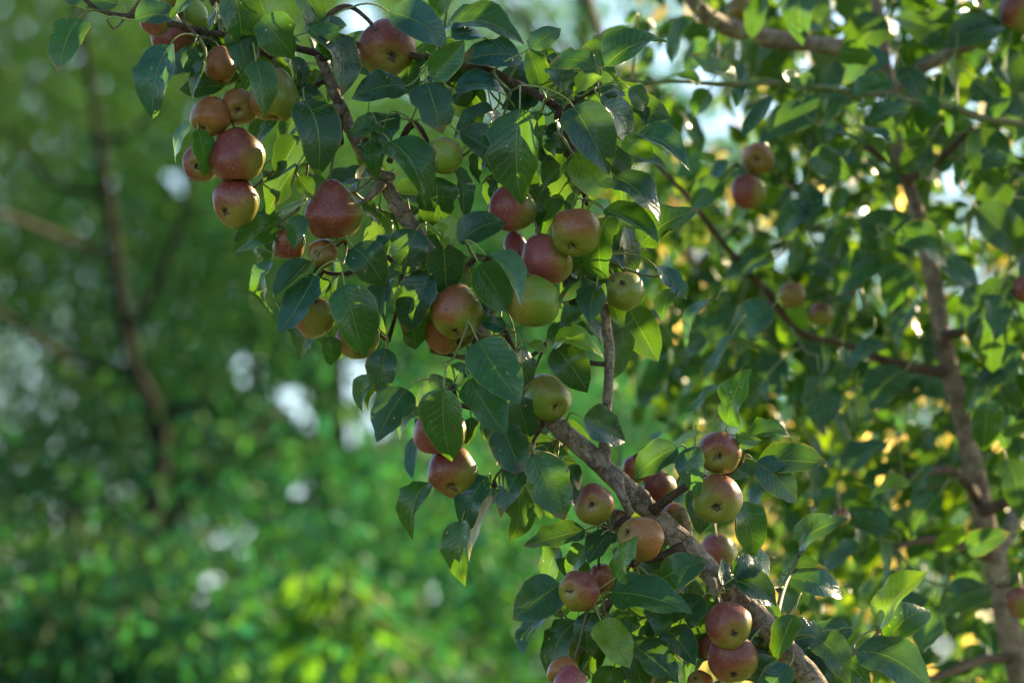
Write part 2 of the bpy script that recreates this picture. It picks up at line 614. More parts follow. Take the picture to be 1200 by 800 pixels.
def hand_leaf(tree, bx, by, tx, ty, w, tn='g', d=-4, dz=None, **kw):
    """One leaf seen in the photograph: base and tip in pixels, apparent width, depth in cm."""
    seed = int(bx * 7 + by * 13 + tx * 3) % 9973
    rr = random.Random(seed)
    if dz is None:
        dz = rr.uniform(-3.2, 2.6)
    d0 = d / 100.0
    B = P(bx, by, d0)
    T = P(tx, ty, d0 + dz / 100.0)
    ax = T - B
    L = ax.length
    s = (FOCUS + d0) / FOCUS / 1200
    Wapp = w * s * 1.02
    T = B + ax * 1.0
    ax = T - B
    L = ax.length
    Wtrue = max(Wapp, min(L * .66, Wapp * 2.2))
    Wtrue = max(Wapp * 1.04, Wtrue if Wapp < L * .6 else Wapp * 1.04)
    ang = math.acos(min(1, Wapp / Wtrue))
    a = ax.normalized()
    tocam = (CAMLOC - B).normalized()
    n0 = (tocam - a * tocam.dot(a)).normalized()
    s0 = a.cross(n0)
    # roll so that the upper side turns to the light above where possible
    sgn = kw.pop('roll', None)
    if sgn is None:
        sgn = 1 if s0.z > 0 else -1
    jitter = rr.uniform(-.12, .12)
    n = n0 * math.cos(ang + jitter) + s0 * math.sin(ang + jitter) * sgn
    if kw.pop('under', False):
        n = -n
    M = basis(B, a, n)
    Mi = M.inverted()
    back = (-a + Vector((0, .6, .2))).normalized()
    if kw.pop('nostalk', False):
        pet = None
    else:
        A = tree.attach(B, back, mat=M_SHOOT)
        ln = (A - B).length
        pp = bez(B, B + back * ln * .45, A + (B - A) * .25 + Vector((0, 0, .006)), A)
        pet = [Mi @ x for x in pp]
    par = dict(fold=rr.uniform(.10, .62), curl=rr.uniform(-.05, .42), wave=rr.uniform(.012, .060), twist=rr.uniform(-.75, .75),
               asym=rr.uniform(-.05, .05), bite=rr.choice([0, 0, .2, .4]), side_bend=rr.uniform(-.13, .13), bend2=rr.uniform(-.10, .40))
    par.update(kw)
    me = leaf_mesh(L, Wtrue, petiole=pet, seed=seed, **par)
    o = mesh_obj('leaf', me, tree.root, M)
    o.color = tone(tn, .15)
    return o


LEAF_LIB = []


def library():
    for i in range(16):
        rr = random.Random(100 + i)
        L = 1.0
        pl = rr.uniform(.3, .55)
        bend = Vector((rr.uniform(-.2, .2), 0, rr.uniform(-.05, .25)))
        pet = bez(Vector((0, 0, 0)), Vector((0, -pl * .35, 0)), Vector((0, -pl * .7, 0)) + bend * .4, Vector((0, -pl, 0)) + bend)
        me = leaf_mesh(L, rr.uniform(.52, .70), fold=rr.uniform(.1, .6), curl=rr.uniform(-.08, .28), wave=rr.uniform(.015, .065),
                       twist=rr.uniform(-.9, .9), bite=rr.choice([0, 0, .3]), side_bend=rr.uniform(-.08, .08), seed=i + 500, bend2=rr.uniform(0, .25))
        mb_p = pet
        LEAF_LIB.append((me, pet))
    # stalks are added scaled: rebuild with petioles (radius in unit-leaf space)
    out = []
    for me, pet in LEAF_LIB:
        bm = bmesh.new()
        bm.from_mesh(me)
        uvl = bm.loops.layers.uv.active
        prev = None
        for k, p in enumerate(pet):
            r = 0.013 * (1 + .5 * k / len(pet))
            ring = [bm.verts.new(p + Vector((math.cos(q * 2.0944) * r, 0, math.sin(q * 2.0944) * r))) for q in range(3)]
            if prev:
                for q in range(3):
                    f = bm.faces.new((prev[q], prev[(q + 1) % 3], ring[(q + 1) % 3], ring[q]))
                    f.material_index = 1
                    f.smooth = True
            prev = ring
        bm.to_mesh(me)
        bm.free()
        out.append(me)
    LEAF_LIB[:] = out


library()


def lib_leaf(tree, B, axis, nrm, L, tn):
    M = basis(B, axis, nrm) @ Matrix.Diagonal((L, L, L, 1))
    o = mesh_obj('leaf', random.choice(LEAF_LIB), tree.root, M)
    o.color = tone(tn, .25)
    return o


def rand_unit():
    v = RNG.normal(size=3)
    return Vector(v / np.linalg.norm(v))


def foliage_mesh(name, C, A, N, L, W, T, mat, seg=3):
    """Many simple folded leaves in one mesh. C base points, A axes, N normals, L lengths, W widths, T tints (n x 3)."""
    n = len(C)
    A = A / np.linalg.norm(A, axis=1, keepdims=True)
    N = N - A * np.sum(A * N, axis=1, keepdims=True)
    N = N / (np.linalg.norm(N, axis=1, keepdims=True) + 1e-9)
    S = np.cross(A, N)
    L = L[:, None]
    W = W[:, None]
    f = RNG.uniform(.05, .4, (n, 1))
    c = RNG.uniform(-.05, .22, (n, 1))
    if seg == 3:
        rows = [(0, 0, 0), (.28, .92, .5), (.62, .8, .9), (1., 0, .55)]
        V = [C]
        for t, w, k in rows[1:3]:
            mid = C + A * L * t + N * L * c * k
            V += [mid - S * W * .5 * w + N * W * f * .5 * w, mid, mid + S * W * .5 * w + N * W * f * .5 * w]
        V.append(C + A * L - N * L * c * .5)
        V = np.stack(V, 1)                                    # n x 8 x 3
        faces = [(0, 2, 1), (0, 3, 2), (1, 2, 5), (1, 5, 4), (2, 3, 6), (2, 6, 5), (4, 5, 7), (5, 6, 7)]
        k = 8
    else:
        V = np.stack([C, C + A * L * .4 - S * W * .5 + N * W * f * .4, C + A * L, C + A * L * .4 + S * W * .5 + N * W * f * .4], 1)
        faces = [(0, 2, 1), (0, 3, 2)]
        k = 4
    F = np.array(faces)[None] + (np.arange(n) * k)[:, None, None]
    F = F.reshape(-1, 3)
    me = bpy.data.meshes.new(name)
    me.vertices.add(n * k)
    me.vertices.foreach_set('co', V.reshape(-1).astype(np.float32))
    me.loops.add(len(F) * 3)
    me.loops.foreach_set('vertex_index', F.reshape(-1).astype(np.int32))
    me.polygons.add(len(F))
    me.polygons.foreach_set('loop_start', (np.arange(len(F)) * 3).astype(np.int32))
    me.polygons.foreach_set('loop_total', np.full(len(F), 3, np.int32))
    me.update(calc_edges=True)
    me.polygons.foreach_set('use_smooth', np.ones(len(F), bool))
    at = me.attributes.new('tint', 'FLOAT_COLOR', 'POINT')
    cc = np.ones((n, k, 4), np.float32)
    cc[:, :, :3] = T[:, None, :]
    at.data.foreach_set('color', cc.reshape(-1))
    me.materials.append(mat)
    me.validate()
    return me


# ================================================================== the ground
def ground():
    m, nt = new_mat('meadow')
    g = NT(nt)
    out = g.n('ShaderNodeOutputMaterial')
    geo = g.n('ShaderNodeNewGeometry')
    a = g.noise(geo.outputs['Position'], 0.6, 5)
    b = g.noise(geo.outputs['Position'], 14, 4)
    c = g.mix(g.ramp(a, .3, .7), (0.045, 0.085, 0.02, 1), (0.085, 0.11, 0.03, 1))
    c = g.mix(g.math('MULTIPLY', g.ramp(b, .4, .7), .5), c, (0.11, 0.12, 0.04, 1))
    bs = g.n('ShaderNodeBsdfPrincipled')
    g.l(c, bs.inputs['Base Color'])
    bs.inputs['Roughness'].default_value = .9
    bp = g.n('ShaderNodeBump')
    bp.inputs['Distance'].default_value = .05
    g.l(b, bp.inputs['Height'])
    g.l(bp.outputs[0], bs.inputs['Normal'])
    g.l(bs.outputs[0], out.inputs[0])
    bm = bmesh.new()
    # fine grid near, long skirt to the horizon
    xs = [-900, -300, -100, -50] + [i * 2.5 for i in range(-12, 13)] + [50, 100, 300, 900]
    vs = [[bm.verts.new((x, y + 8, 0.10 * mnoise.noise(Vector((x * .11, y * .11, 0))) - 0.02)) for x in xs] for y in xs]
    for j in range(len(xs) - 1):
        for i in range(len(xs) - 1):
            bm.faces.new((vs[j][i], vs[j][i + 1], vs[j + 1][i + 1], vs[j + 1][i])).smooth = True
    me = bpy.data.meshes.new('ground')
    bm.to_mesh(me)
    bm.free()
    me.materials.append(m)
    o = mesh_obj('ground', me)
    o['kind'] = 'structure'


ground()

# ================================================================== front pear tree
front = Tree(empty('pear_tree', P(1010, 1400, .02) * 1.0, 'pear tree in sharp focus with a thick grey brown limb rising diagonally through the fruit', 'tree'))
front.root.location.z = 0.0
fx, fy = front.root.location.x, front.root.location.y
J = P(1010, 880, .02)
front.branch3('trunk', [Vector((fx, fy, -0.12)), Vector((fx + .01, fy, .3)), Vector((fx - .02, fy, .9)), Vector((fx + .02, fy, 1.45)), J, P(1270, 905, .2), P(1430, 620, .4), P(1500, 200, .5)],
              [.062, .055, .045, .038, .024, .019, .015, .010], .03, 14)
front.branch('limb', [(1010, 880, .02, 33.9), (968, 820, .01, 30.5), (934, 775, 0, 28.0), (888, 722, 0, 28.0), (835, 672, 0, 27.0), (785, 622, 0, 27.0), (735, 575, 0, 26.2), (690, 530, 0, 23.7),
                      (645, 492, 0, 22.0), (603, 444, .005, 20.3), (570, 398, .01, 19.5), (535, 345, .01, 18.6), (505, 298, .005, 18.6), (480, 262, 0, 19.5), (458, 228, 0, 18.6), (435, 192, 0, 16.9),
                      (412, 155, 0, 15.3), (396, 118, .005, 14.4), (380, 80, .01, 12.7), (366, 40, .015, 11.0), (356, 0, .02, 9.3), (345, -60, .02, 7.6)], .004, 18, M_BARK, .13)
# knots and stubs on the limb
for (a, b, an, ln) in ((560, 392, 200, 10), (612, 452, 20, 9), (668, 512, 250, 12), (700, 545, 225, 10), (760, 590, 240, 9), (812, 655, 40, 12), (862, 690, 45, 14), (905, 748, 230, 12), (870, 712, 220, 9), (445, 205, 10, 9), (470, 250, 215, 9), (400, 130, 190, 8), (640, 482, 260, 8), (790, 622, 30, 9)):
    c, n = math.cos(math.radians(an)), -math.sin(math.radians(an))
    front.branch('spur', [(a, b, -.006, 14), (a + c * (8 + ln * .4), b - n * (8 + ln * .4), -.009, 10), (a + c * (8 + ln), b - n * (8 + ln), -.011, 7)], .003, 8, M_BARK, .3)
front.branch('twig', [(376, 70, .01, 11), (404, 53, .0, 10), (440, 58, .005, 9), (485, 66, 0, 9), (520, 71, 0, 9), (548, 79, 0, 9), (578, 84, 0, 9), (604, 98, 0, 10), (634, 114, 0, 10), (655, 128, 0, 10), (662, 150, 0, 8), (672, 180, .005, 7), (684, 225, .01, 6), (688, 240, .005, 5)], .006, 9, M_TWIG, .12)
front.branch('twig', [(376, 64, .01, 9), (330, 52, .01, 8), (288, 41, .0, 8), (252, 40, .0, 8), (222, 34, 0, 7), (188, 26, 0, 7), (155, 20, 0, 6), (130, 17, 0, 5), (112, 10, 0, 5), (98, -2, 0, 5)], .006, 8, M_TWIG, .12)
front.branch('twig', [(366, 40, .015, 9), (390, 14, 0, 7), (410, 8, -.005, 6), (432, 24, -.01, 5), (444, 40, -.012, 4)], .005, 7, M_TWIG, .12)
front.branch('twig', [(704, 545, 0, 19), (709, 520, 0, 15), (711, 480, 0, 12), (713, 430, 0, 12), (713, 400, 0, 12), (708, 362, 0, 10), (704, 335, .005, 8), (704, 290, .01, 6), (712, 250, .01, 5)], .005, 10, M_BARK, .14)
front.branch('spur', [(722, 552, -.012, 14), (726, 575, -.02, 12), (734, 592, -.02, 11), (738, 603, -.02, 9)], .004, 9, M_BARK, .18)
front.branch('spur', [(766, 598, -.012, 14), (778, 588, -.02, 11), (792, 578, -.02, 10), (806, 568, -.015, 8), (820, 556, -.005, 5)], .004, 9, M_TWIG, .15)
front.branch('spur', [(812, 650, .01, 12), (808, 630, .015, 10), (804, 610, .015, 9), (799, 596, .01, 8)], .004, 9, M_BARK, .18)
front.branch('spur', [(456, 190, -.005, 8), (470, 165, -.01, 7), (482, 146, -.012, 8), (492, 150, -.015, 6), (502, 168, -.01, 5)], .004, 8, M_TWIG, .18)
front.branch('spur', [(448, 215, -.01, 12), (436, 228, -.018, 9), (428, 236, -.02, 8)], .004, 8, M_BARK, .18)
front.branch('spur', [(505, 300, .0, 12), (530, 308, -.01, 9), (548, 312, -.015, 8), (560, 300, -.015, 8), (572, 308, -.02, 6)], .004, 8, M_TWIG, .18)
front.branch('spur', [(838, 690, -.01, 16), (832, 680, -.02, 13), (840, 700, -.025, 10), (845, 708, -.02, 8)], .004, 8, M_BARK, .2)
front.branch('spur', [(800, 640, -.01, 14), (765, 655, -.02, 9), (742, 655, -.025, 8), (718, 700, -.02, 8), (708, 716, -.02, 11), (696, 730, -.02, 8), (682, 765, -.015, 6)], .005, 8, M_TWIG, .2)
front.branch('spur', [(738, 603, -.02, 8), (716, 618, -.02, 8), (706, 615, -.02, 7)], .004, 8, M_TWIG, .2)
front.branch('spur', [(396, 118, .0, 10), (398, 140, -.01, 7), (398, 160, -.012, 7)], .004, 8, M_TWIG, .2)
front.branch('spur', [(645, 492, -.005, 12), (625, 450, .0, 8), (608, 420, -.01, 7), (598, 402, -.015, 6), (592, 385, -.02, 6)], .004, 8, M_TWIG, .16)
front.branch('spur', [(645, 492, -.005, 10), (590, 478, 0, 7), (555, 478, .0, 6), (530, 472, .0, 6)], .004, 8, M_TWIG, .16)
front.branch('spur', [(712, 427, 0, 7), (700, 426, -.005, 6), (690, 425, -.005, 5)], .004, 8, M_TWIG, .2)
front.branch('spur', [(505, 300, 0, 10), (470, 312, 0, 8), (448, 300, 0, 6), (415, 318, 0, 5), (385, 320, 0, 5), (362, 305, 0, 4)], .005, 8, M_TWIG, .16)
front.branch('spur', [(885, 718, .005, 14), (897, 728, .02, 11), (915, 752, .03, 9)], .005, 8, M_TWIG, .18)
front.branch('shoot', [(905, 742, .03, 8), (918, 690, .10, 6), (932, 660, .14, 6), (950, 632, .15, 5), (962, 612, .15, 4)], .006, 7, M_SHOOT, .05)
front.branch('shoot', [(910, 750, .03, 8), (960, 790, .08, 7), (1000, 765, .12, 6), (1028, 742, .14, 5), (1036, 722, .14, 4)], .006, 7, M_SHOOT, .05)

for a in [(430, 162, -2), (398, 160, -2), (482, 142, -2), (505, 78, -1), (578, 84, -2), (660, 130, -1), (640, 118, -1), (668, 180, 0), (684, 235, 0), (302, 62, -1), (318, 60, 0), (288, 42, -1),
          (232, 44, -1), (150, 18, 0), (360, 108, 0), (410, 10, -1), (404, 282, -1), (548, 312, -2), (520, 282, -2), (592, 386, -2), (604, 410, -2), (553, 432, -2), (530, 452, -1), (622, 530, -2),
          (640, 402, -1), (700, 426, -1), (840, 700, -3), (708, 716, -3), (716, 620, -3), (745, 662, -3), (806, 568, -2), (870, 540, 0), (853, 512, 1), (866, 588, 1), (862, 678, -2), (575, 572, 0),
          (570, 300, -2), (704, 300, 0), (365, 330, 0), (455, 400, 0), (505, 410, 0), (405, 325, 0), (918, 688, 10), (1030, 735, 14), (700, 105, -2)]:
    front.nodes.append(P(a[0], a[1], a[2] / 100))
# every stalk node gets its own little knobbly spur so that no stalk ends in the air
for nd in list(front.nodes):
    a, da = front.near_axis(nd)
    if 0.006 < da < .2:
        mid = (a + nd) * .5 + Vector((random.uniform(-.006, .006), .006, random.uniform(-.008, .004)))
        front.branch3('spur', [a, mid, nd], [.0028, .0021, .0022], .006, 7, M_TWIG, .25, .1)

HL = [
 # top left
 (92, 22, 66, 84, 42, 'g', 0), (138, 5, 70, -8, 32, 'd', 1), (158, 24, 213, 22, 28, 'b', -6), (200, 52, 163, 126, 36, 'b', -5), (242, -5, 193, 9, 16, 'g', -4),
 (237, 72, 187, 84, 28, 'g', -1), (266, 100, 211, 106, 24, 'd', 1), (241, 72, 232, 120, 14, 'g', -3), (228, 50, 214, 83, 10, 'd', -3), (226, 147, 190, 181, 17, 'g', 1),
 (273, -14, 277, 52, 52, 'd', -8), (276, 36, 290, 83, 38, 'd', -6), (275, 33, 302, 62, 15, 'y', -4), (305, 21, 344, 69, 48, 'g', -8), (350, -14, 385, 28, 34, 'd', -7),
 (360, 28, 394, 96, 34, 'g', -6), (382, 38, 409, 113, 40, 'd', -4), (300, 72, 314, 125, 36, 'g', -9), (335, 66, 346, 108, 22, 'd', 0), (369, 36, 408, 27, 22, 'b', -2),
 (370, 84, 352, 113, 20, 'y', 0), (357, 118, 381, 201, 50, 'd', -6), (345, 102, 386, 124, 22, 'd', -2), (326, 140, 285, 168, 27, 'd', 4), (350, 160, 325, 208, 38, 'd', -2),
 (349, 193, 318, 256, 33, 'd', -5), (350, 208, 366, 231, 22, 'd', -1), (331, 258, 278, 293, 46, 'g', 1), (352, 252, 346, 292, 25, 'g', -7), (358, 235, 331, 255, 12, 'y', 0),
 (306, 261, 275, 274, 15, 'b', 2), (308, 200, 312, 236, 17, 'd', 1), (232, 152, 247, 203, 27, 'g', -4),
 # top middle
 (456, 14, 523, 56, 40, 'b', -4), (521, -14, 508, 23, 27, 'g', -3), (519, 36, 613, 46, 34, 'g', 2), (528, 44, 580, 42, 20, 'b', -2), (609, 66, 543, 58, 33, 'b', 0),
 (508, 95, 541, 46, 36, 'g', -6), (476, 101, 415, 110, 33, 'd', -3), (500, 97, 514, 159, 52, 'd', -6), (533, 105, 611, 115, 23, 'b', -3), (498, 74, 470, 85, 15, 'g', -1),
 (578, 130, 527, 153, 19, 'b', -1), (609, 128, 606, 239, 60, 'g', -7), (539, 156, 600, 201, 38, 'd', -5), (570, 178, 557, 216, 19, 'd', -2), (457, 166, 504, 239, 48, 'g', -6),
 (510, 207, 512, 267, 50, 'd', -2), (536, 194, 545, 257, 23, 'b', 0), (423, 169, 449, 201, 25, 'g', -3), (444, 144, 411, 156, 25, 'g', -4), (456, 134, 444, 179, 38, 'd', -1),
 (538, 285, 592, 256, 36, 'd', -5), (488, 270, 470, 319, 48, 'd', -5), (520, 286, 523, 350, 46, 'd', -6), (518, 261, 524, 291, 11, 'y', -7), (424, 240, 453, 259, 19, 'd', 2),
 (466, 262, 424, 284, 32, 'p', 9), (414, 289, 453, 331, 46, 'd', -6), (404, 334, 425, 418, 53, 'g', -8), (363, 306, 327, 355, 31, 'd', -4), (319, 305, 306, 371, 23, 'g', -2),
 (370, 321, 328, 391, 34, 'b', -6), (336, 386, 344, 402, 6, 'b', -3), (384, 395, 391, 429, 25, 'g', -2), (452, 408, 449, 464, 36, 'd', -4), (468, 328, 488, 413, 40, 'd', -2),
 (456, 326, 438, 382, 26, 'b', -1), (506, 321, 464, 386, 43, 'd', -5), (470, 338, 458, 357, 12, 'y', -5), (388, 330, 365, 353, 19, 'd', -1), (378, 310, 371, 331, 14, 'd', -1),
 (458, 275, 441, 289, 13, 'b', -3), (491, 312, 452, 326, 18, 'p', -3),
 # centre
 (562, 310, 597, 362, 45, 'g', -8), (570, 299, 618, 344, 22, 'p', -9), (592, 386, 564, 374, 19, 'b', -3), (566, 355, 586, 373, 18, 'd', 0), (560, 399, 606, 474, 55, 'g', -9),
 (612, 406, 613, 468, 26, 'd', -5), (550, 444, 592, 511, 43, 'g', -7), (649, 402, 704, 404, 26, 'y', -5), (650, 407, 691, 457, 43, 'd', -4), (622, 401, 638, 409, 13, 'y', -6),
 (642, 401, 681, 384, 23, 'd', -2), (649, 383, 679, 356, 20, 'b', 0), (699, 336, 690, 377, 32, 'd', -3), (712, 254, 705, 335, 42, 'd', -1), (702, 300, 669, 323, 30, 'd', 2),
 (716, 352, 728, 377, 21, 'd', 1),
 # upper right of the front branch
 (709, 78, 783, 46, 36, 'g', -5), (622, 56, 656, 28, 27, 'b', -2), (698, 77, 645, 64, 28, 'g', -4), (672, 125, 715, 195, 58, 'd', -8), (703, 115, 757, 160, 37, 'b', -5),
 (744, 161, 810, 184, 25, 'b', -3), (729, 165, 768, 182, 27, 'y', -4), (673, 181, 717, 232, 47, 'y', -7), (720, 207, 778, 257, 36, 'd', -5), (708, 246, 772, 282, 31, 'g', -5),
 (751, 287, 808, 231, 41, 'g', -2), (719, 178, 741, 202, 23, 'b', -2), (711, 200, 739, 213, 19, 'd', -1), (673, 111, 639, 77, 28, 'g', -3), (672, 108, 695, 85, 18, 'y', -4),
 (660, 105, 677, 85, 15, 'd', -4), (633, 101, 625, 61, 25, 'g', 0), (633, 130, 617, 187, 25, 'g', -4), (665, 186, 629, 227, 31, 'd', -3), (653, 165, 641, 191, 17, 'b', -4),
 (731, 109, 704, 104, 14, 'd', -3), (737, 104, 759, 128, 23, 'b', -2), (631, 110, 587, 126, 27, 'd', 3), (624, 245, 641, 264, 21, 'g', 0), (669, 240, 617, 289, 29, 'd', -1),
 (673, 214, 631, 241, 37, 'p', 7), (768, 312, 804, 351, 23, 'b', 1), (790, 338, 777, 373, 19, 'b', 2), (640, 150, 672, 172, 20, 'd', 1),
 # middle hanging spray
 (477, 456, 437, 518, 47, 'd', -5), (526, 450, 477, 473, 31, 'd', 2), (520, 455, 513, 541, 49, 'g', -9), (546, 427, 524, 456, 27, 'b', -1), (493, 479, 461, 508, 19, 'p', 1),
 (486, 511, 484, 560, 13, 'b', 0), (437, 440, 424, 486, 17, 'b', 1), (441, 451, 427, 481, 11, 'y', 0), (587, 499, 615, 557, 45, 'd', -4), (604, 464, 619, 519, 37, 'd', -3),
 (552, 489, 547, 523, 21, 'd', 0), (616, 545, 581, 591, 35, 'd', -5), (612, 559, 600, 623, 47, 'd', -4), (627, 532, 656, 612, 53, 'g', -7), (571, 558, 534, 619, 34, 'b', -2),
 (541, 610, 530, 677, 32, 'g', -3), (577, 579, 534, 647, 15, 'o', -1), (502, 565, 477, 629, 31, 'g', -2), (664, 547, 685, 573, 20, 'd', 0), (684, 489, 740, 514, 44, 'd', -5),
 # right cluster
 (794, 524, 744, 563, 35, 'd', -4), (813, 523, 806, 575, 30, 'b', -7), (853, 498, 885, 432, 35, 'g', -1), (862, 519, 889, 514, 21, 'p', -2), (876, 513, 926, 508, 23, 'g', 0),
 (887, 541, 968, 546, 40, 'd', -1), (886, 541, 935, 585, 39, 'd', -4), (849, 556, 881, 558, 14, 'g', 1), (812, 571, 823, 627, 35, 'd', 3), (866, 589, 893, 653, 37, 'g', 0),
 (861, 677, 888, 658, 31, 'd', -4), (859, 678, 913, 709, 33, 'd', -4), (925, 676, 986, 705, 33, 'b', 14), (918, 676, 958, 655, 22, 'd', 15), (937, 641, 978, 603, 30, 'b', 15),
 (775, 678, 830, 655, 40, 'g', -5), (849, 691, 842, 654, 20, 'd', -3),
 # lower cluster
 (717, 694, 806, 702, 46, 'g', -8), (704, 726, 736, 783, 39, 'y', -9), (696, 717, 686, 769, 30, 'd', -7), (656, 684, 599, 725, 50, 'd', -5), (676, 727, 631, 793, 41, 'd', -5),
 (641, 724, 619, 771, 22, 'b', -2), (713, 726, 755, 732, 26, 'g', -6), (734, 751, 797, 796, 38, 'd', -6), (760, 711, 781, 752, 28, 'g', -4), (781, 737, 819, 771, 28, 'd', -4),
 (689, 644, 654, 673, 25, 'g', -4), (686, 621, 616, 647, 33, 'd', -2), (717, 624, 686, 652, 29, 'd', -3), (722, 676, 756, 631, 36, 'g', -9), (776, 641, 737, 605, 34, 'd', 3),
 (779, 650, 741, 673, 28, 'd', -1), (823, 699, 789, 743, 37, 'd', -3), (803, 739, 829, 771, 29, 'd', -1), (965, 746, 911, 756, 38, 'd', 7), (999, 739, 943, 763, 35, 'b', 9),
 (960, 769, 911, 806, 46, 'd', 4), (962, 767, 986, 808, 38, 'd', 5), (1004, 762, 1095, 801, 48, 'b', 12), (985, 774, 1023, 801, 35, 'b', 14), (1030, 736, 1086, 670, 28, 'y', 14),
 (1041, 752, 1084, 703, 46, 'g', 15), (735, 745, 752, 812, 34, 'd', -1), (700, 745, 668, 800, 26, 'd', 0), (720, 780, 700, 830, 34, 'g', -2), (770, 770, 775, 822, 34, 'd', 0),
 (845, 752, 800, 798, 30, 'd', 2), (930, 720, 905, 775, 34, 'd', -3), (955, 748, 1000, 790, 36, 'd', 2), (925, 780, 890, 820, 34, 'b', -4), (880, 770, 915, 812, 34, 'd', -3), (870, 640, 905, 672, 28, 'g', 2),
 (800, 655, 765, 690, 30, 'd', 2), (655, 640, 630, 690, 28, 'd', 2), (745, 690, 790, 725, 30, 'd', -2), (830, 700, 870, 672, 26, 'd', 2), (905, 735, 868, 700, 24, 'g', 3), (790, 700, 770, 740, 30, 'd', 1), (690, 690, 650, 655, 28, 'd', 2), (668, 715, 628, 700, 30, 'd', 2),
]
SPECIAL = {('o', 577): dict(bite=.0, label='narrow golden leaf lit by the sun'), }
for h in HL:
    o = hand_leaf(front, *h)
    if h[5] == 'o':  # gold base colour stands in for sunlight on this leaf
        o['label'] = 'narrow golden leaf glowing in the sun'
n_front_leaves = len(HL)

# unlit inner leaves that fill the spray behind the named ones
FILL_PATHS = [[(366, 20), (390, 110), (450, 215), (500, 290)], [(400, 55), (500, 70), (590, 90), (660, 130), (690, 230)], [(300, 50), (240, 45)], [(330, 80), (340, 200), (350, 300), (400, 370)],
              [(500, 290), (560, 390), (640, 490)], [(650, 520), (610, 560)], [(708, 360), (700, 270)], [(690, 640), (740, 690), (700, 740)], [(800, 700), (760, 760)], [(840, 690), (900, 740), (950, 790)],
              [(560, 110), (620, 160), (600, 200)], [(640, 60), (720, 130), (740, 220)]]
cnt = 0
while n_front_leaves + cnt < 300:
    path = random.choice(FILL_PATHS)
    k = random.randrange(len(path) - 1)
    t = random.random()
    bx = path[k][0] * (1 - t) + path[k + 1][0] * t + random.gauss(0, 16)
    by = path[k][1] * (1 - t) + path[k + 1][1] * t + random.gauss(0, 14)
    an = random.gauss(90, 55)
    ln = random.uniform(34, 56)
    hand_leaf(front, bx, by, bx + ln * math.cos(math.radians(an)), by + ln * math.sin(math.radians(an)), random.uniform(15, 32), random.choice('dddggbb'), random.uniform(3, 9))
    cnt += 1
n_front_leaves += cnt


def canopy(cx, cy, cz, sx, sy, sz, n, Lm, Wr, tints, cluster=.10, per=9, drop=None, clip=None, up=.9):
    """Leaves gathered in rosettes through an ellipsoid."""
    nc = max(1, n // per)
    q = RNG.normal(size=(nc * 3, 3))
    q /= np.linalg.norm(q, axis=1, keepdims=True)
    q *= RNG.uniform(.15, 1, (nc * 3, 1)) ** .5
    q = q * np.array([sx, sy, sz]) + np.array([cx, cy, cz])
    if drop is not None:
        q = q[~drop(q)]
    q = q[:nc]
    nc = len(q)
    C = np.repeat(q, per, 0) + RNG.normal(size=(nc * per, 3)) * cluster
    if clip is not None:
        k = ~clip(C)
        C = C[k]
        ids = np.repeat(np.arange(nc), per)[k]
    else:
        ids = np.repeat(np.arange(nc), per)
    m = len(C)
    A = RNG.normal(size=(m, 3)) + np.array([0, 0, -.75])
    N = RNG.normal(size=(m, 3)) * .75 + np.array([0, -.25, up])
    L = Lm * RNG.uniform(.7, 1.25, m)
    W = L * Wr * RNG.uniform(.8, 1.2, m)
    tt = np.array(tints)
    ct = tt[RNG.integers(0, len(tt), nc)] * RNG.uniform(.75, 1.25, (nc, 1))
    # uneven bough tints paint in bright patches and dark, shady gaps
    bough = np.array([mnoise.noise(Vector(p) * (1.9 / max(sx, .3)) + Vector((cx * 7, 3, 1))) for p in q])
    ct = ct * (1 + 1.6 * bough)[:, None].clip(.35, 2.0)
    T = ct[ids] * RNG.uniform(.88, 1.14, (m, 1))
    return C, A, N, L, W, T


def np_project(C):
    q = C - np.array(CAMLOC)
    D = q @ np.array(VIEW)
    s = D / FOCUS / 1200
    return 600 + q[:, 0] / s, 400 - (q @ np.array(UPV)) / s, D - FOCUS


# upper crown of the front tree, above and beside the frame
def off_frame(C):
    x, y, d = np_project(C)
    return (x > -40) & (x < 1240) & (y > -45) & (y < 840)


TR = [(0.030, 0.080, 0.022), (0.026, 0.070, 0.026), (0.050, 0.105, 0.022), (0.030, 0.080, 0.036)]
parts = [canopy(.05, .25, 3.0, .75, .6, .42, 700, .062, .66, TR, .06, 9, None, off_frame)]
C_, A_, N_, L_, W_, T_ = [np.concatenate(x) for x in zip(*parts)]
o = mesh_obj('foliage', foliage_mesh('foliage', C_, A_, N_, L_, W_, T_, M_FOL), front.root)
o['kind'] = 'stuff'
# more shaded leaves inside the sprays, behind the named ones
bm = bmesh.new()
for i in range(120):
    path = random.choice(FILL_PATHS)
    k = random.randrange(len(path) - 1)
    t = random.random()
    B = P(path[k][0] * (1 - t) + path[k + 1][0] * t + random.gauss(0, 20), path[k][1] * (1 - t) + path[k + 1][1] * t + random.gauss(0, 18), random.uniform(.02, .14))
    an = math.radians(random.gauss(90, 60))
    axv = RIGHT * math.cos(an) - UPV * math.sin(an) + VIEW * random.uniform(-.5, .5)
    Mx = basis(B, axv, rand_unit() * .7 + Vector((0, -.7, .5))) @ Matrix.Diagonal([random.uniform(.045, .062)] * 3 + [1])
    tmp = random.choice(LEAF_LIB).copy()
    tmp.transform(Mx)
    bm.from_mesh(tmp)
    bpy.data.meshes.remove(tmp)
me = bpy.data.meshes.new('inner_foliage')
bm.to_mesh(me)
bm.free()
me.materials.append(M_LEAF)
me.materials.append(M_PET)
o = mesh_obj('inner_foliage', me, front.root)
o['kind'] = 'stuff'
o.color = (0.008, 0.036, 0.016, 1)
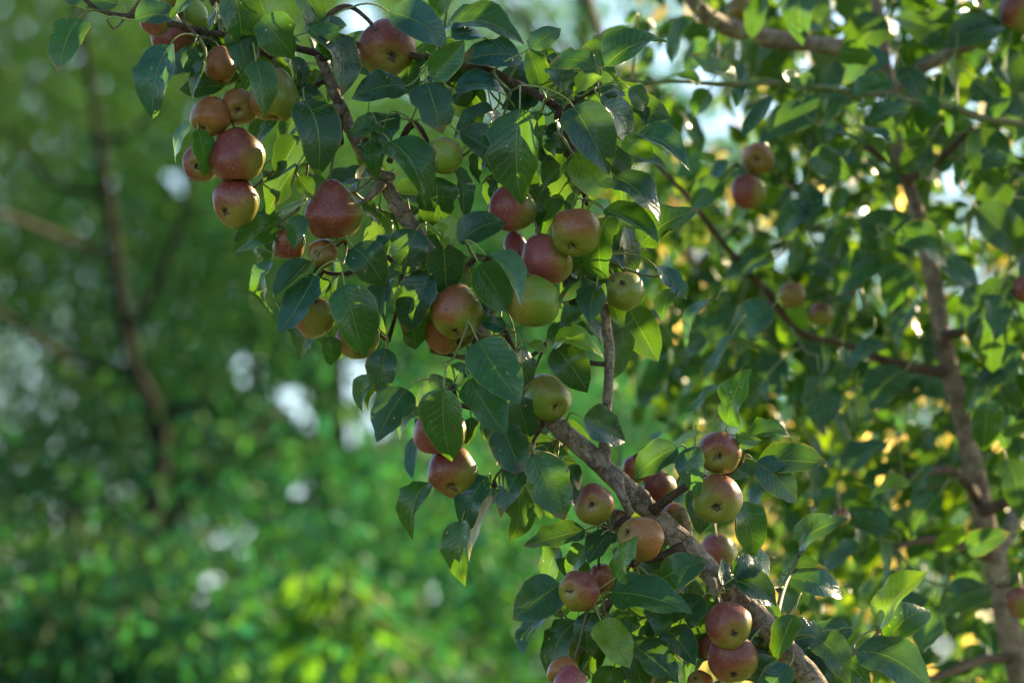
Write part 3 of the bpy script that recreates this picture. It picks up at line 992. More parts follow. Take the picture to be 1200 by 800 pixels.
for a in ((-.35, .1, 2.75), (.0, .2, 2.9), (.3, .3, 2.85), (.2, .1, 3.1)):
    s0, _ = front.near_axis(Vector(a))
    front.branch3('branch', [s0, (s0 + Vector(a)) * .5 + Vector((0, .03, .02)), Vector(a)], [.006, .005, .003], .02, 8, M_TWIG)

# ================================================================== pears
def pear_body(rx, elong, neck, seed):
    rr = random.Random(seed)
    nu, nv = 30, 20
    bm = bmesh.new()
    rows = []
    offs = Vector((seed * 1.7, seed * .9, seed * 2.3))
    rz = rx * elong
    def pt(th, ph):
        c, s = math.cos(th), math.sin(th)
        r = rx * (s ** .94 if s > 0 else 0)
        z = rz * c
        if c > 0:
            r *= 1 - neck * c ** 1.4
            z *= 1 + neck * .55 * c
        z += rz * .22 * math.exp(-((math.pi - th) / .27) ** 2)          # hollow at the eye
        z -= rz * (.10 * (1 - neck)) * math.exp(-(th / .30) ** 2)         # hollow at the stalk
        p = Vector((r * math.cos(ph), r * math.sin(ph), z))
        d = p.normalized()
        k = 1 + .13 * mnoise.noise(d * 1.15 + offs) + .018 * mnoise.noise(d * 3.1 + offs) + .012 * math.cos(5 * ph + seed) * (max(0, -c)) ** 2
        return p * k
    top = bm.verts.new(pt(1e-4, 0))
    for i in range(1, nv):
        th = math.pi * i / nv
        rows.append([bm.verts.new(pt(th, 2 * math.pi * j / nu)) for j in range(nu)])
    bot = bm.verts.new(pt(math.pi - 1e-4, 0))
    for j in range(nu):
        j2 = (j + 1) % nu
        bm.faces.new((top, rows[0][j], rows[0][j2]))
        bm.faces.new((bot, rows[-1][j2], rows[-1][j]))
        for i in range(nv - 2):
            bm.faces.new((rows[i][j], rows[i + 1][j], rows[i + 1][j2], rows[i][j2]))
    for f in bm.faces:
        f.smooth = True
    tz, bz = top.co.z, bot.co.z
    bmesh.ops.recalc_face_normals(bm, faces=bm.faces)
    me = bpy.data.meshes.new('fruit_body')
    bm.to_mesh(me)
    bm.free()
    return me, tz, bz


def calyx_mesh(r, bz, seed):
    """A dark cup with withered, unequal sepals at the eye."""
    rr = random.Random(seed)
    bm = bmesh.new()
    n = 9
    k0 = rr.uniform(1.0, 1.55)
    rim, mid = [], []
    for k in range(n):
        a = 2 * math.pi * k / n
        q = rr.uniform(.8, 1.25) * .115 * r * k0
        rim.append(bm.verts.new((q * math.cos(a), q * math.sin(a), bz - .030 * r - rr.uniform(0, .04) * r)))
        mid.append(bm.verts.new((q * .6 * math.cos(a), q * .6 * math.sin(a), bz - .022 * r)))
    c = bm.verts.new((0, 0, bz - .012 * r))
    for k in range(n):
        k2 = (k + 1) % n
        bm.faces.new((c, mid[k2], mid[k])).material_index = 1
        bm.faces.new((mid[k], mid[k2], rim[k2], rim[k])).material_index = 1
    for k in range(5):
        if rr.random() < .3:
            continue
        a = 2 * math.pi * (k + rr.uniform(-.25, .25)) / 5
        ln = rr.uniform(.10, .24) * r * k0
        up = rr.uniform(.03, .18) * r
        dx, dy = math.cos(a), math.sin(a)
        px, py = -dy, dx
        w = rr.uniform(.03, .06) * r * k0
        ofs = rr.uniform(-.06, .06) * r
        b0 = bm.verts.new((dx * .08 * r + px * w, dy * .08 * r + py * w, bz - .03 * r))
        b1 = bm.verts.new((dx * .08 * r - px * w, dy * .08 * r - py * w, bz - .03 * r))
        m0 = bm.verts.new((dx * .14 * r + px * w * .7, dy * .14 * r + py * w * .7, bz - .045 * r - up * .7))
        m1 = bm.verts.new((dx * .14 * r - px * w * .7, dy * .14 * r - py * w * .7, bz - .045 * r - up * .5))
        t = bm.verts.new((dx * ln + px * ofs, dy * ln + py * ofs, bz - .03 * r - up * rr.uniform(.3, 1.2)))
        bm.faces.new((b0, b1, m1, m0))
        bm.faces.new((m0, m1, t))
    me = bpy.data.meshes.new('calyx')
    bm.to_mesh(me)
    bm.free()
    me.materials.append(M_CALYX)
    me.materials.append(M_PIT)
    return me


def pear(tree, cx, cy, r, elong, neck, kx, ky, front_eye, d, kind, blush, label, group, stalk=True):
    """cx, cy, r px; (kx, ky) where the eye lies from the centre in px; blush: direction on the picture in degrees."""
    d0 = d / 100
    C = P(cx, cy, d0)
    s = (FOCUS + d0) / FOCUS / 1200
    R = r * s
    q = min(.98, math.hypot(kx, ky) / r)
    hk = math.hypot(kx, ky) or 1
    eye = RIGHT * (kx / hk * q) - UPV * (ky / hk * q) - VIEW * (math.sqrt(1 - q * q) * (1 if front_eye else -1))
    z = -eye.normalized()
    b = math.radians(blush)
    xdir = RIGHT * math.cos(b) + UPV * math.sin(b) - VIEW * .45
    x = xdir - z * xdir.dot(z)
    if x.length < .05:
        x = z.orthogonal()
    x.normalize()
    y = z.cross(x)
    root = empty('pear', C, label, 'pear', group)
    root.rotation_euler = Matrix(((x.x, y.x, z.x), (x.y, y.y, z.y), (x.z, y.z, z.z))).to_euler()
    seed = int(cx * 3 + cy)
    me, tz, bz = pear_body(R, elong, neck, seed % 97)
    me.materials.append(PEAR_MATS[kind])
    o = link(bpy.data.objects.new('fruit_body', me))
    o.parent = root
    if True:
        o = link(bpy.data.objects.new('calyx', calyx_mesh(R, bz, seed)))
        o.parent = root
    if stalk:
        M = Matrix.LocRotScale(C, root.rotation_euler.to_quaternion(), None)
        Mi = M.inverted()
        top = M @ Vector((0, 0, tz - .004))
        A = tree.attach(top, (z * .5 + Vector((0, .6, .30))).normalized(), .06, .022)
        pts = bez(top, top + z * min(.02, (A - top).length * .5), A + (top - A) * .25 + Vector((0, 0, .003)), A, 7)
        mb = MB()
        mb.tube([Mi @ p for p in pts], [.0016, .0013, .0012, .0012, .0013, .0015, .0018, .0022], 6)
        o = link(bpy.data.objects.new('stem', mb.build('stem', [M_STEM])))
        o.parent = root
    return root


GF = 'ripening pears on the front tree'
PEARS = [
 (452, 56, 34, .98, .05, 8, 13, 1, 1, 'red', 80, 'large round red pear alone on the upper twig, its dark eye facing out'),
 (258, 77, 18, 1.2, .2, 2, 20, 1, 0, 'brown', 120, 'narrow orange brown pear under the big dark leaf, topmost of its bunch'),
 (279, 125, 22, 1.02, .12, 1, 6, 1, -1, 'brown', 150, 'dull brown pear squeezed between the orange pear and the yellow green pear'),
 (247, 137, 24, 1.0, .05, -12, 16, 1, -2, 'brown', 60, 'round orange brown pear with its eye turned down towards the leaf below'),
 (322, 113, 29, 1.08, .35, -1, 28, 1, -3, 'olive', 170, 'yellow green pear with a brownish left cheek half covered by a pointed leaf'),
 (277, 184, 33, .98, .12, 2, 32, 1, -3, 'red', 150, 'big deep red pear with a green right cheek, in the middle of its bunch'),
 (236, 191, 23, 1.05, .1, -4, 5, 1, 1, 'red', 200, 'red pear partly hidden by a teal leaf and the big red pear'),
 (277, 237, 29, .95, .08, -15, 14, 1, -2, 'red', 150, 'red pear with a withered eye, lowest of the hanging bunch'),
 (390, 249, 34, .97, .42, 2, 33, 0, -3, 'red', 110, 'large rosy pear of true pear shape hanging from a straight stem'),
 (339, 286, 19, 1.05, .2, 12, -7, 1, 0, 'red', 200, 'small bright red pear behind a hanging leaf beside the tiny brown pear'),
 (378, 297, 18, .98, .05, -6, 0, 1, -1, 'brown', 90, 'tiny russet brown pear with a black eye just below the rosy pear'),
 (368, 372, 23, 1.22, .2, 3, -17, 1, -1, 'red', 100, 'tilted pear with a red upper end and a green lower side beside the smooth leaf'),
 (420, 396, 27, .9, .1, 6, 20, 1, 0, 'olive', 190, 'pear almost wholly covered by a large smooth leaf, only its rims showing'),
 (520, 183, 22, 1.15, .1, -13, -2, 1, -5, 'green', 100, 'green pear with a sunken dark eye tucked behind a broad leaf'),
 (600, 245, 29, .92, .1, 3, 27, 0, 0, 'pink', 170, 'pinkish red pear under the tip of the longest hanging leaf'),
 (675, 272, 30, .92, .08, -7, 22, 1, -4, 'olive', 90, 'greenish orange pear hanging from a short stem above the rosy pear'),
 (641, 305, 31, 1.0, .15, 8, 28, 0, -1, 'pink', 120, 'rosy pear with a green base, wedged between two green pears'),
 (604, 290, 14, 1.4, .2, 3, 13, 1, 3, 'pink', 120, 'slim pink pear with only its upright side showing behind the rosy pear'),
 (592, 305, 11, 1.0, .1, 0, 10, 1, 5, 'pink', 100, 'small sliver of a pink pear behind the folded leaf'),
 (625, 353, 32, .98, .08, 4, 30, 0, -5, 'green', 130, 'large smooth yellow green pear with a sunlit right rim'),
 (535, 365, 31, 1.0, .3, -1, 28, 1, -4, 'olive', 120, 'brownish red pear with a pointed top, upper of the touching pair'),
 (526, 388, 30, .85, .08, 20, 17, 1, 0, 'olive', 190, 'orange yellow pear mostly behind another, lower of the touching pair'),
 (731, 340, 24, .95, .08, -3, -9, 1, -1, 'olive', 120, 'squat olive pear beside the thin upright twig'),
 (641, 465, 27, 1.12, .25, 12, 12, 1, -1, 'green', 80, 'green pear with a dark pit resting just above the thick limb'),
 (515, 504, 30, 1.0, .1, 2, 28, 0, -2, 'pink', 185, 'red and green pear hidden behind the leaf that hangs over its face'),
 (530, 552, 30, .98, .1, 0, 21, 1, -1, 'red', 190, 'reddish brown pear hanging lowest in the middle spray, under a large leaf'),
 (697, 591, 24, .95, .05, -5, -1, 1, -4, 'red', 100, 'small dull red pear with its round eye facing out below the limb'),
 (751, 631, 26, 1.02, .12, -19, -10, 1, -6, 'brown', 40, 'orange red pear behind the bright folded leaf below the limb'),
 (724, 610, 14, 1.0, .1, 0, 12, 0, 0, 'pink', 90, 'small pink pear peeping out above the orange red pear'),
 (678, 692, 24, 1.12, .05, -11, -2, 1, -8, 'red', 60, 'crimson pear with its eye facing out in the low cluster beside a big dark leaf'),
 (706, 678, 16, 1.2, .1, 4, 14, 0, -2, 'red', 170, 'dark red pear in the shade just behind the crimson pear'),
 (843, 529, 26, .98, .05, -2, 5, 1, -2, 'red', 90, 'reddish pear with its eye facing out, upper of the pair by the spur'),
 (840, 585, 29, .96, .05, -2, 10, 1, -3, 'olive', 60, 'brownish olive pear with a central eye, lower of the pair by the spur'),
 (745, 549, 17, 1.0, .1, 4, 14, 0, 5, 'pink', 120, 'pink pear showing above the limb beside an oval leaf'),
 (772, 571, 21, 1.0, .1, 4, 18, 0, 3, 'red', 190, 'dark red pear covered by the oval leaf behind the limb'),
 (791, 606, 17, 1.0, .1, 4, 12, 1, 5, 'olive', 150, 'yellow and orange pear peering out behind the short grey spur'),
 (854, 732, 28, 1.0, .1, 6, 9, 1, -6, 'red', 130, 'red and green pear hanging against the limb, touching a plump red pear below'),
 (859, 771, 30, .95, .05, -1, 23, 1, -4, 'red', 120, 'plump red pear close to the lower edge, touching the pear above it'),
 (834, 758, 15, 1.2, .1, -2, 12, 0, 0, 'pink', 120, 'pale pink sliver of a pear left of the plump red pear'),
 (660, 787, 19, 1.0, .1, -10, 10, 1, -9, 'brown', 120, 'brown pear behind the bright pink pear at the lower edge'),
 (668, 802, 22, 1.0, .1, 6, 12, 1, -11, 'pink', 120, 'bright pink pear cut by the lower edge of the picture'),
 (672, 768, 19, 1.15, .2, 4, 16, 0, 1, 'green', 90, 'green pear in the shade above the bright pink pear'),
 (820, 800, 15, 1.0, .1, -6, -8, 1, -2, 'brown', 20, 'small amber pear left of the plump red pear at the lower edge'),
 (186, 22, 22, 1.0, .1, -8, 16, 0, 1, 'pink', 150, 'pink pear behind the grey green folded leaf on the left twig'),
 (205, 42, 28, .86, .1, -2, 20, 0, 2, 'red', 200, 'dark red pear under the thin left twig'),
 (225, 20, 20, 1.15, .2, 4, 16, 0, 3, 'green', 120, 'shaded green pear above the thin left twig'),
 (194, -6, 18, 1.0, .1, 2, 14, 0, 0, 'red', 120, 'red pear cut by the upper edge above the pink pear'),
]
for a in PEARS:
    pear(front, *a, GF)

# ================================================================== second pear tree (right, out of focus)
Dn = .95
back = Tree(empty('pear_tree', P(1290, 1300, 1.25 * BACK), 'blurred pear tree behind with a slim upright trunk and sunlit edges', 'tree'))
back.root.location.z = 0
bx_, by_ = back.root.location.x, back.root.location.y
back.branch3('trunk', [Vector((bx_, by_, -.15)), Vector((bx_, by_, .4)), Vector((bx_ - .03, by_, 1.0)), P(1235, 930, 1.22 * BACK), P(1196, 795, 1.2 * BACK), P(1166, 655, 1.2 * BACK), P(1147, 575, 1.2 * BACK), P(1130, 495, 1.2 * BACK), P(1110, 425, 1.2 * BACK), P(1092, 320, 1.22 * BACK), P(1068, 225, 1.25 * BACK), P(1050, 170, 1.25 * BACK), P(1040, 95, 1.25 * BACK), P(1030, 20, 1.25 * BACK), P(1010, -90, 1.3 * BACK), P(990, -260, 1.35 * BACK)],
             [.046, .036, .030, .0165, .0150, .0145, .0135, .0128, .0116, .0104, .0092, .0085, .008, .0072, .006, .003], .02, 12, M_TAN)
B2 = [('branch', [(1033, 58, 1.25, 20), (990, 56, 1.2, 22), (940, 51, 1.15, 22), (895, 44, 1.1, 22), (850, 30, 1.05, 22), (815, 6, 1.0, 20), (790, -40, 1.0, 16)], M_BARK),
      ('branch', [(1040, 110, 1.25, 18), (1080, 80, 1.15, 15), (1110, 66, 1.1, 15), (1145, 48, 1.05, 14), (1172, 28, 1.0, 12), (1210, 0, 1.0, 10)], M_BARK),
      ('branch', [(1110, 436, 1.2, 16), (1070, 430, 1.15, 12), (1030, 420, 1.1, 11), (985, 402, 1.1, 9), (935, 388, 1.05, 8), (900, 345, 1.0, 8), (850, 288, .95, 7), (805, 230, .9, 6), (765, 188, .9, 5)], M_TWIG),
      ('branch', [(1150, 590, 1.2, 16), (1120, 553, 1.1, 11), (1090, 552, 1.0, 10), (1060, 560, .95, 6)], M_TWIG),
      ('branch', [(1150, 600, 1.2, 16), (1175, 590, 1.1, 13), (1205, 578, 1.05, 12), (1240, 560, 1.0, 10)], M_TWIG),
      ('branch', [(1105, 392, 1.2, 14), (1122, 390, 1.15, 12), (1145, 382, 1.1, 9)], M_TWIG),
      ('branch', [(1160, 652, 1.2, 16), (1130, 640, 1.1, 12), (1095, 632, 1.0, 9), (1050, 640, .9, 7)], M_TWIG),
      ('branch', [(1188, 770, 1.2, 14), (1150, 773, 1.1, 12), (1118, 785, 1.0, 10), (1080, 800, .9, 8)], M_TWIG),
      ('branch', [(1062, 210, 1.25, 16), (1085, 198, 1.15, 12), (1102, 186, 1.1, 9), (1140, 150, 1.0, 8)], M_TWIG),
      ('branch', [(1062, 205, 1.25, 14), (1030, 180, 1.2, 11), (1005, 165, 1.2, 8)], M_TWIG),
      ('shoot', [(1240, 156, .85, 10), (1200, 146, .82, 9), (1150, 139, .8, 9), (1122, 128, .8, 9), (1070, 121, .78, 8), (1036, 112, .78, 8), (1000, 109, .75, 7), (966, 102, .72, 7), (940, 103, .72, 6), (900, 97, .7, 6), (862, 100, .7, 5), (800, 96, .7, 4), (760, 97, .66, 4), (720, 92, .65, 3), (690, 90, .65, 3)], M_SHOOT),
      ('branch', [(1196, 795, 1.2, 20), (1260, 640, 1.3, 18), (1350, 420, 1.4, 14), (1430, 160, 1.4, 10), (1480, -120, 1.4, 6)], M_BARK),
      ('branch', [(1166, 655, 1.2, 20), (1240, 480, 1.5, 16), (1290, 280, 1.7, 12), (1330, 60, 1.8, 8), (1350, -260, 1.8, 5)], M_BARK)]
for nm, pts, mt in B2:
    back.branch(nm, [(a, b, d * BACK, w) for a, b, d, w in pts], .015, 9, mt, .1)
for q, r in back.axes:
    for x in q[::5]:
        back.nodes.append(x)

HB = [
 (1120, 126, 1105, 160, 16, 'g', 79), (1000, 108, 1030, 92, 16, 'g', 75), (940, 102, 915, 84, 16, 'p', 72), (1165, 140, 1185, 112, 18, 'g', 80), (880, 98, 858, 122, 15, 'b', 70), (1040, 113, 1052, 140, 18, 'p', 77), (820, 96, 796, 82, 13, 'g', 69), (765, 96, 742, 112, 12, 'g', 66), (975, 104, 962, 130, 14, 'p', 73),
 (1035, 20, 990, 76, 44, 'd', 100), (1116, 50, 1049, 10, 50, 'd', 100), (1040, 66, 984, 92, 28, 'b', 92), (1060, 79, 1083, 119, 28, 'd', 85), (1176, 30, 1108, 60, 36, 'd', 95),
 (1120, 70, 1130, 126, 34, 'y', 110), (1140, 94, 1176, 123, 30, 'd', 85), (996, 114, 957, 141, 30, 'g', 80), (1061, 120, 1019, 141, 26, 'g', 75), (1150, 149, 1160, 223, 50, 'd', 85),
 (1056, 270, 1002, 249, 32, 'd', 95), (1145, 244, 1196, 301, 46, 'd', 100), (1050, 275, 1116, 300, 36, 'g', 90), (1090, 165, 1054, 206, 34, 'd', 95), (1180, 215, 1142, 262, 40, 'd', 110),
 (1031, 304, 977, 346, 40, 'g', 90), (1062, 318, 1040, 366, 36, 'g', 95), (1100, 307, 1151, 342, 30, 'b', 95), (1191, 344, 1114, 381, 36, 'd', 90), (1170, 374, 1150, 436, 36, 'd', 85),
 (1061, 434, 1009, 481, 44, 'd', 90), (960, 438, 965, 501, 44, 'd', 92), (905, 360, 850, 409, 40, 'b', 80), (838, 352, 792, 401, 10, 'b', 60), (858, 393, 819, 441, 10, 'b', 65),
 (940, -12, 935, 49, 36, 'b', 80), (895, -6, 884, 47, 24, 'g', 95), (863, 93, 814, 57, 24, 'p', 70), (830, 47, 808, 93, 22, 'g', 90), (813, 20, 785, 76, 16, 'd', 80),
 (870, 45, 877, 87, 20, 'd', 100), (946, 84, 940, 121, 22, 'p', 72), (966, 119, 908, 157, 34, 'b', 85), (906, 113, 871, 159, 14, 'b', 72), (831, 105, 807, 137, 26, 'g', 90),
 (736, 31, 697, 71, 26, 'g', 60), (846, 214, 806, 241, 34, 'g', 75), (886, 236, 856, 262, 20, 'y', 110), (1002, 180, 960, 210, 24, 'b', 100), (1085, 700, 1040, 735, 30, 'd', 80),
 (1160, 690, 1100, 720, 34, 'd', 85), (1040, 620, 985, 600, 30, 'd', 85), (1100, 580, 1060, 620, 34, 'd', 90), (1180, 540, 1200, 600, 40, 'd', 90), (1140, 665, 1125, 710, 36, 'd', 90),
 (900, 440, 870, 480, 30, 'd', 100), (1040, 520, 990, 560, 30, 'b', 90), (1010, 640, 960, 690, 24, 'd', 90), (1180, 440, 1120, 470, 36, 'd', 100), (905, 300, 850, 330, 26, 'd', 95),
 (950, 240, 905, 275, 30, 'b', 100), (985, 330, 945, 300, 28, 'd', 105), (1170, 60, 1200, 110, 40, 'd', 100), (1190, 90, 1150, 105, 30, 'd', 105),
]
for h in HB:
    hand_leaf(back, *h[:6], h[6] * BACK)
nb = len(HB)
# further leaves along its twigs, thinner to the left where the sky comes through
HOLES = [(820, 95, 25), (852, 140, 24), (815, 150, 16), (905, 125, 13), (820, 295, 15), (775, 60, 22), (725, 30, 20), (915, 300, 11), (868, 292, 12), (1115, 215, 20), (920, 440, 10), (920, 475, 9), (860, 500, 16), (1105, 750, 22), (1150, 320, 12), (1045, 10, 10)]


def in_hole(x, y, grow=0):
    return any((x - a) ** 2 + (y - b) ** 2 < (r + grow) ** 2 for a, b, r in HOLES)


def trunk_x(y):
    return np.interp(y, [95, 170, 225, 320, 425, 495, 575, 655, 795], [1040, 1050, 1068, 1092, 1110, 1130, 1147, 1166, 1196])


tries = 0
while nb < 300 and tries < 6000:
    tries += 1
    x = random.uniform(740, 1215)
    y = random.uniform(-20, 815)
    dens = min(1, max(.06, (x - 730 - max(0, (y - 330)) * .22) / 220))
    if random.random() > dens or in_hole(x, y, 10):
        continue
    d = random.uniform(.7, 1.75)
    if d < 1.3 and y > 170 and abs(x - trunk_x(y)) < 30:
        continue
    an = random.gauss(100, 60)
    B = P(x, y, d * BACK)
    ax = (RIGHT * math.cos(math.radians(an)) - UPV * math.sin(math.radians(an)) + VIEW * random.uniform(-.6, .6)).normalized()
    nr = rand_unit() * .8 + Vector((0, -.35, .75))
    lib_leaf(back, B, ax, nr, random.uniform(.036, .062), random.choice('dddgggbby'))
    nb += 1


def hole_np(grow, extra=()):
    def f(C):
        x, y, d = np_project(C)
        k = np.zeros(len(C), bool)
        for a, b, r in list(HOLES) + list(extra):
            k |= (x - a) ** 2 + (y - b) ** 2 < (r + grow) ** 2
        left = (d < 3) & (x > -60) & (x < 720 + np.maximum(0, (y - 330)) * .25 + RNG.normal(size=len(C)) * 28) & (y > -60) & (y < 860)
        tr = (d < 1.3 * BACK) & (y > 170) & (np.abs(x - trunk_x(y)) < 30)
        return k | left | tr
    return f


TB = [(0.012, 0.066, 0.018), (0.022, 0.092, 0.014), (0.065, 0.145, 0.010), (0.010, 0.066, 0.036), (0.13, 0.190, 0.010), (0.012, 0.060, 0.016)]  # yellow tints put warm backlight into the leaf colour
parts = [canopy(.62, 1.48, 2.5, .66, .42, .72, 6400, .043, .64, TB, .07, 8, None, hole_np(5)),
         canopy(1.05, .75, 2.9, .42, .25, .75, 620, .062, .66, TB, .08, 9, None, lambda C: off_frame(C)),  # out-of-frame leaves added across the sun's path to shade the front tree
         canopy(1.40, 1.35, 2.9, .75, .60, .95, 480, .062, .66, TB, .08, 9, None, lambda C: off_frame(C)),  # more unseen leaves, added to break the sunlight into dapples
         canopy(.5, 1.5, 3.6, .75, .55, .45, 300, .062, .66, TB, .08, 9, None, lambda C: off_frame(C))]
C_, A_, N_, L_, W_, T_ = [np.concatenate(x) for x in zip(*parts)]
o = mesh_obj('foliage', foliage_mesh('foliage', C_, A_, N_, L_, W_, T_, M_FOL), back.root)
o['kind'] = 'stuff'

GB = 'blurred pears on the tree behind'
PEARS2 = [
 (888, 186, 19, 1.05, .1, -2, 1, 1, 95, 'brown', 100, 'blurred russet pear above the red one among the leaves of the back tree'),
 (877, 224, 20, 1.0, .1, 2, 16, 0, 92, 'red', 150, 'blurred red pear below the russet one among the leaves of the back tree'),
 (1193, 14, 22, 1.0, .1, 4, 16, 0, 95, 'red', 120, 'blurred red pear at the upper corner beside a slanting branch'),
 (1204, 338, 17, 1.0, .1, -2, 12, 0, 90, 'red', 120, 'blurred orange red pear cut by the picture edge halfway up'),
 (1197, 706, 18, 1.1, .2, 2, 14, 0, 80, 'red', 110, 'bright red blurred pear beside the lower trunk of the back tree'),
 (843, 646, 22, 1.0, .2, 4, 16, 0, 45, 'pink', 160, 'blurred pink pear behind the limb under two olive pears'),
 (962, 368, 15, .9, .1, 2, 10, 0, 105, 'red', 100, 'half hidden blurred red pear by the level branch of the back tree'),
 (928, 346, 16, .9, .1, 2, 10, 0, 100, 'brown', 100, 'half hidden blurred brown pear left of the level branch'),
 (986, 605, 10, 1.0, .1, 2, 7, 0, 70, 'red', 100, 'tiny blurred red pear at the end of a blue green leaf'),
 (868, 12, 17, 1.0, .1, 2, 12, 0, 120, 'brown', 100, 'amber blurred pear above the thick branch of the back tree'),
]
for a in PEARS2:
    pear(back, *a[:8], a[8] * BACK, *a[9:], GB)

# ================================================================== slender tree lit from behind, between the two
slim = Tree(empty('slender_tree', P(1010, 1200, 2.6), 'slender sunlit young tree leaning between the blurred pear tree and the woods', 'tree'))
slim.root.location.z = 0
sx_, sy_ = slim.root.location.x, slim.root.location.y
slim.branch3('trunk', [Vector((sx_, sy_, -.1)), Vector((sx_, sy_, .6)), Vector((sx_ - .02, sy_, 1.2)), P(990, 830, 2.6), P(965, 740, 2.6), P(940, 665, 2.6), P(908, 590, 2.6), P(872, 495, 2.6), P(838, 395, 2.6), P(815, 320, 2.6), P(780, 215, 2.6), P(735, 100, 2.6), P(700, 30, 2.6), P(680, -40, 2.6), P(650, -160, 2.6)],
             [.026, .022, .019, .0125, .0120, .0115, .0110, .0100, .0095, .0090, .0082, .0075, .007, .006, .003], .03, 10, bark_material('pale_bark', (0.13, 0.085, 0.055, 1), (0.26, 0.18, 0.12, 1)))
for pts in ([(872, 495, 2.6, 10), (820, 420, 2.5, 8), (780, 380, 2.5, 5)], [(940, 665, 2.6, 10), (900, 640, 2.6, 8), (860, 600, 2.6, 5)], [(815, 320, 2.6, 10), (850, 260, 2.6, 8), (890, 190, 2.7, 5)], [(908, 590, 2.6, 10), (950, 520, 2.7, 8), (1000, 470, 2.8, 5)], [(735, 100, 2.6, 8), (690, 90, 2.6, 6), (640, 20, 2.6, 4)]):
    slim.branch('branch', pts, .03, 8, M_TWIG)
TS = [(0.07, 0.12, 0.020), (0.05, 0.105, 0.022), (0.36, 0.27, 0.08), (0.60, 0.42, 0.22), (0.50, 0.36, 0.17)]  # straw tints colour these leaves with the gold of sun glints


def slim_clip(C):
    x, y, d = np_project(C)
    k = np.zeros(len(C), bool)
    for a, b, r in HOLES:
        k |= (x - a) ** 2 + (y - b) ** 2 < (r + 6) ** 2
    return k | ((x < 725 + np.maximum(0, y - 300) * .2 + RNG.normal(size=len(C)) * 22) & (y > -90))


parts = [canopy(.55, 2.45, 2.5, .60, .35, .80, 2600, .042, .32, TS, .07, 8, None, slim_clip),
         canopy(.25, 2.75, 3.6, .45, .35, .4, 250, .06, .42, TS, .07, 8, None, lambda C: off_frame(C))]
C_, A_, N_, L_, W_, T_ = [np.concatenate(x) for x in zip(*parts)]
A_ = A_ * .55 + np.array([-.55, -.1, -1.0])
o = mesh_obj('crown', foliage_mesh('crown', C_, A_, N_, L_, W_, T_, M_GLINT), slim.root)
o['kind'] = 'stuff'

# ================================================================== trees further off
SKYGAPS = [(415, 440, 32), (445, 490, 24), (398, 420, 18), (290, 430, 21), (345, 470, 18), (405, 505, 20), (330, 455, 12), (360, 490, 13), (205, 215, 18), (420, 20, 26), (545, 130, 14), (355, 575, 14), (262, 626, 13), (288, 618, 10), (300, 606, 9), (283, 644, 13), (314, 646, 12), (230, 608, 12), (246, 634, 9), (244, 680, 15), (236, 702, 12), (272, 670, 12), (505, 690, 16), (355, 575, 18), (348, 606, 11), (405, 545, 11), (366, 548, 9), (380, 590, 12), (470, 672, 9), (330, 720, 9), (345, 742, 8), (395, 790, 10),
           (35, 415, 12), (230, 605, 8), (400, 590, 8), (345, 700, 9), (570, 120, 12), (480, 100, 10)]


def far_clip(grow):
    def f(C):
        x, y, d = np_project(C)
        k = np.zeros(len(C), bool)
        for a, b, r in list(SKYGAPS) + [(a, b, r * .8) for a, b, r in HOLES]:
            k |= (x - a) ** 2 + (y - b) ** 2 < (r * .9 + grow) ** 2
        return k & (RNG.uniform(size=len(C)) < .93)
    return f


def far_tree(name, label, x, y, h, tr, limbs, clumps, tints, Lm, Wr, grow=0, cluster=.18, group='trees of the wood behind'):
    root = empty(name, (x, y, 0), label, 'tree', group)
    t = Tree(root)
    tilt = random.uniform(-.04, .04)
    pts = [Vector((x + tilt * z + .05 * math.sin(z * 1.3 + x), y, z)) for z in (-.2, h * .2, h * .4, h * .62, h * .85, h)]
    t.branch3('trunk', pts, [tr, tr * .8, tr * .66, tr * .5, tr * .3, tr * .1], .12, 10, M_FARBARK, .1)
    for i in range(limbs):
        z = h * random.uniform(.22, .85)
        s0 = Vector((x + tilt * z, y, z))
        a = random.uniform(0, 6.28)
        ln = h * random.uniform(.14, .26)
        e = s0 + Vector((math.cos(a) * ln, math.sin(a) * ln, ln * random.uniform(.2, .8)))
        t.branch3('limb', [s0, (s0 + e) * .5 + Vector((0, 0, .06 * ln)), e], [tr * .36, tr * .24, tr * .08], .12, 7, M_FARBARK, .08)
    parts = []
    for (cx, cy, cz, sx, sy, sz, n) in clumps:
        parts.append(canopy(cx, cy, cz, sx, sy, sz, n, Lm, Wr, tints, cluster, 14, None, far_clip(grow)))
    C_, A_, N_, L_, W_, T_ = [np.concatenate(q) for q in zip(*parts)]
    o = mesh_obj('crown', foliage_mesh('crown', C_, A_, N_, L_, W_, T_, M_FAR, 2), root)
    o['kind'] = 'stuff'
    return t


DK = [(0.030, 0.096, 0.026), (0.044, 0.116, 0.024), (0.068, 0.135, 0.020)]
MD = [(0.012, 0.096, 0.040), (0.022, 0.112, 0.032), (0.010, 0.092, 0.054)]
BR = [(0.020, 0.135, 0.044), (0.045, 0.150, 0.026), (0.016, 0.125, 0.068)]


def W3(px, py, D):
    p = P(px, py, D - FOCUS)
    return p.x, p.y, p.z


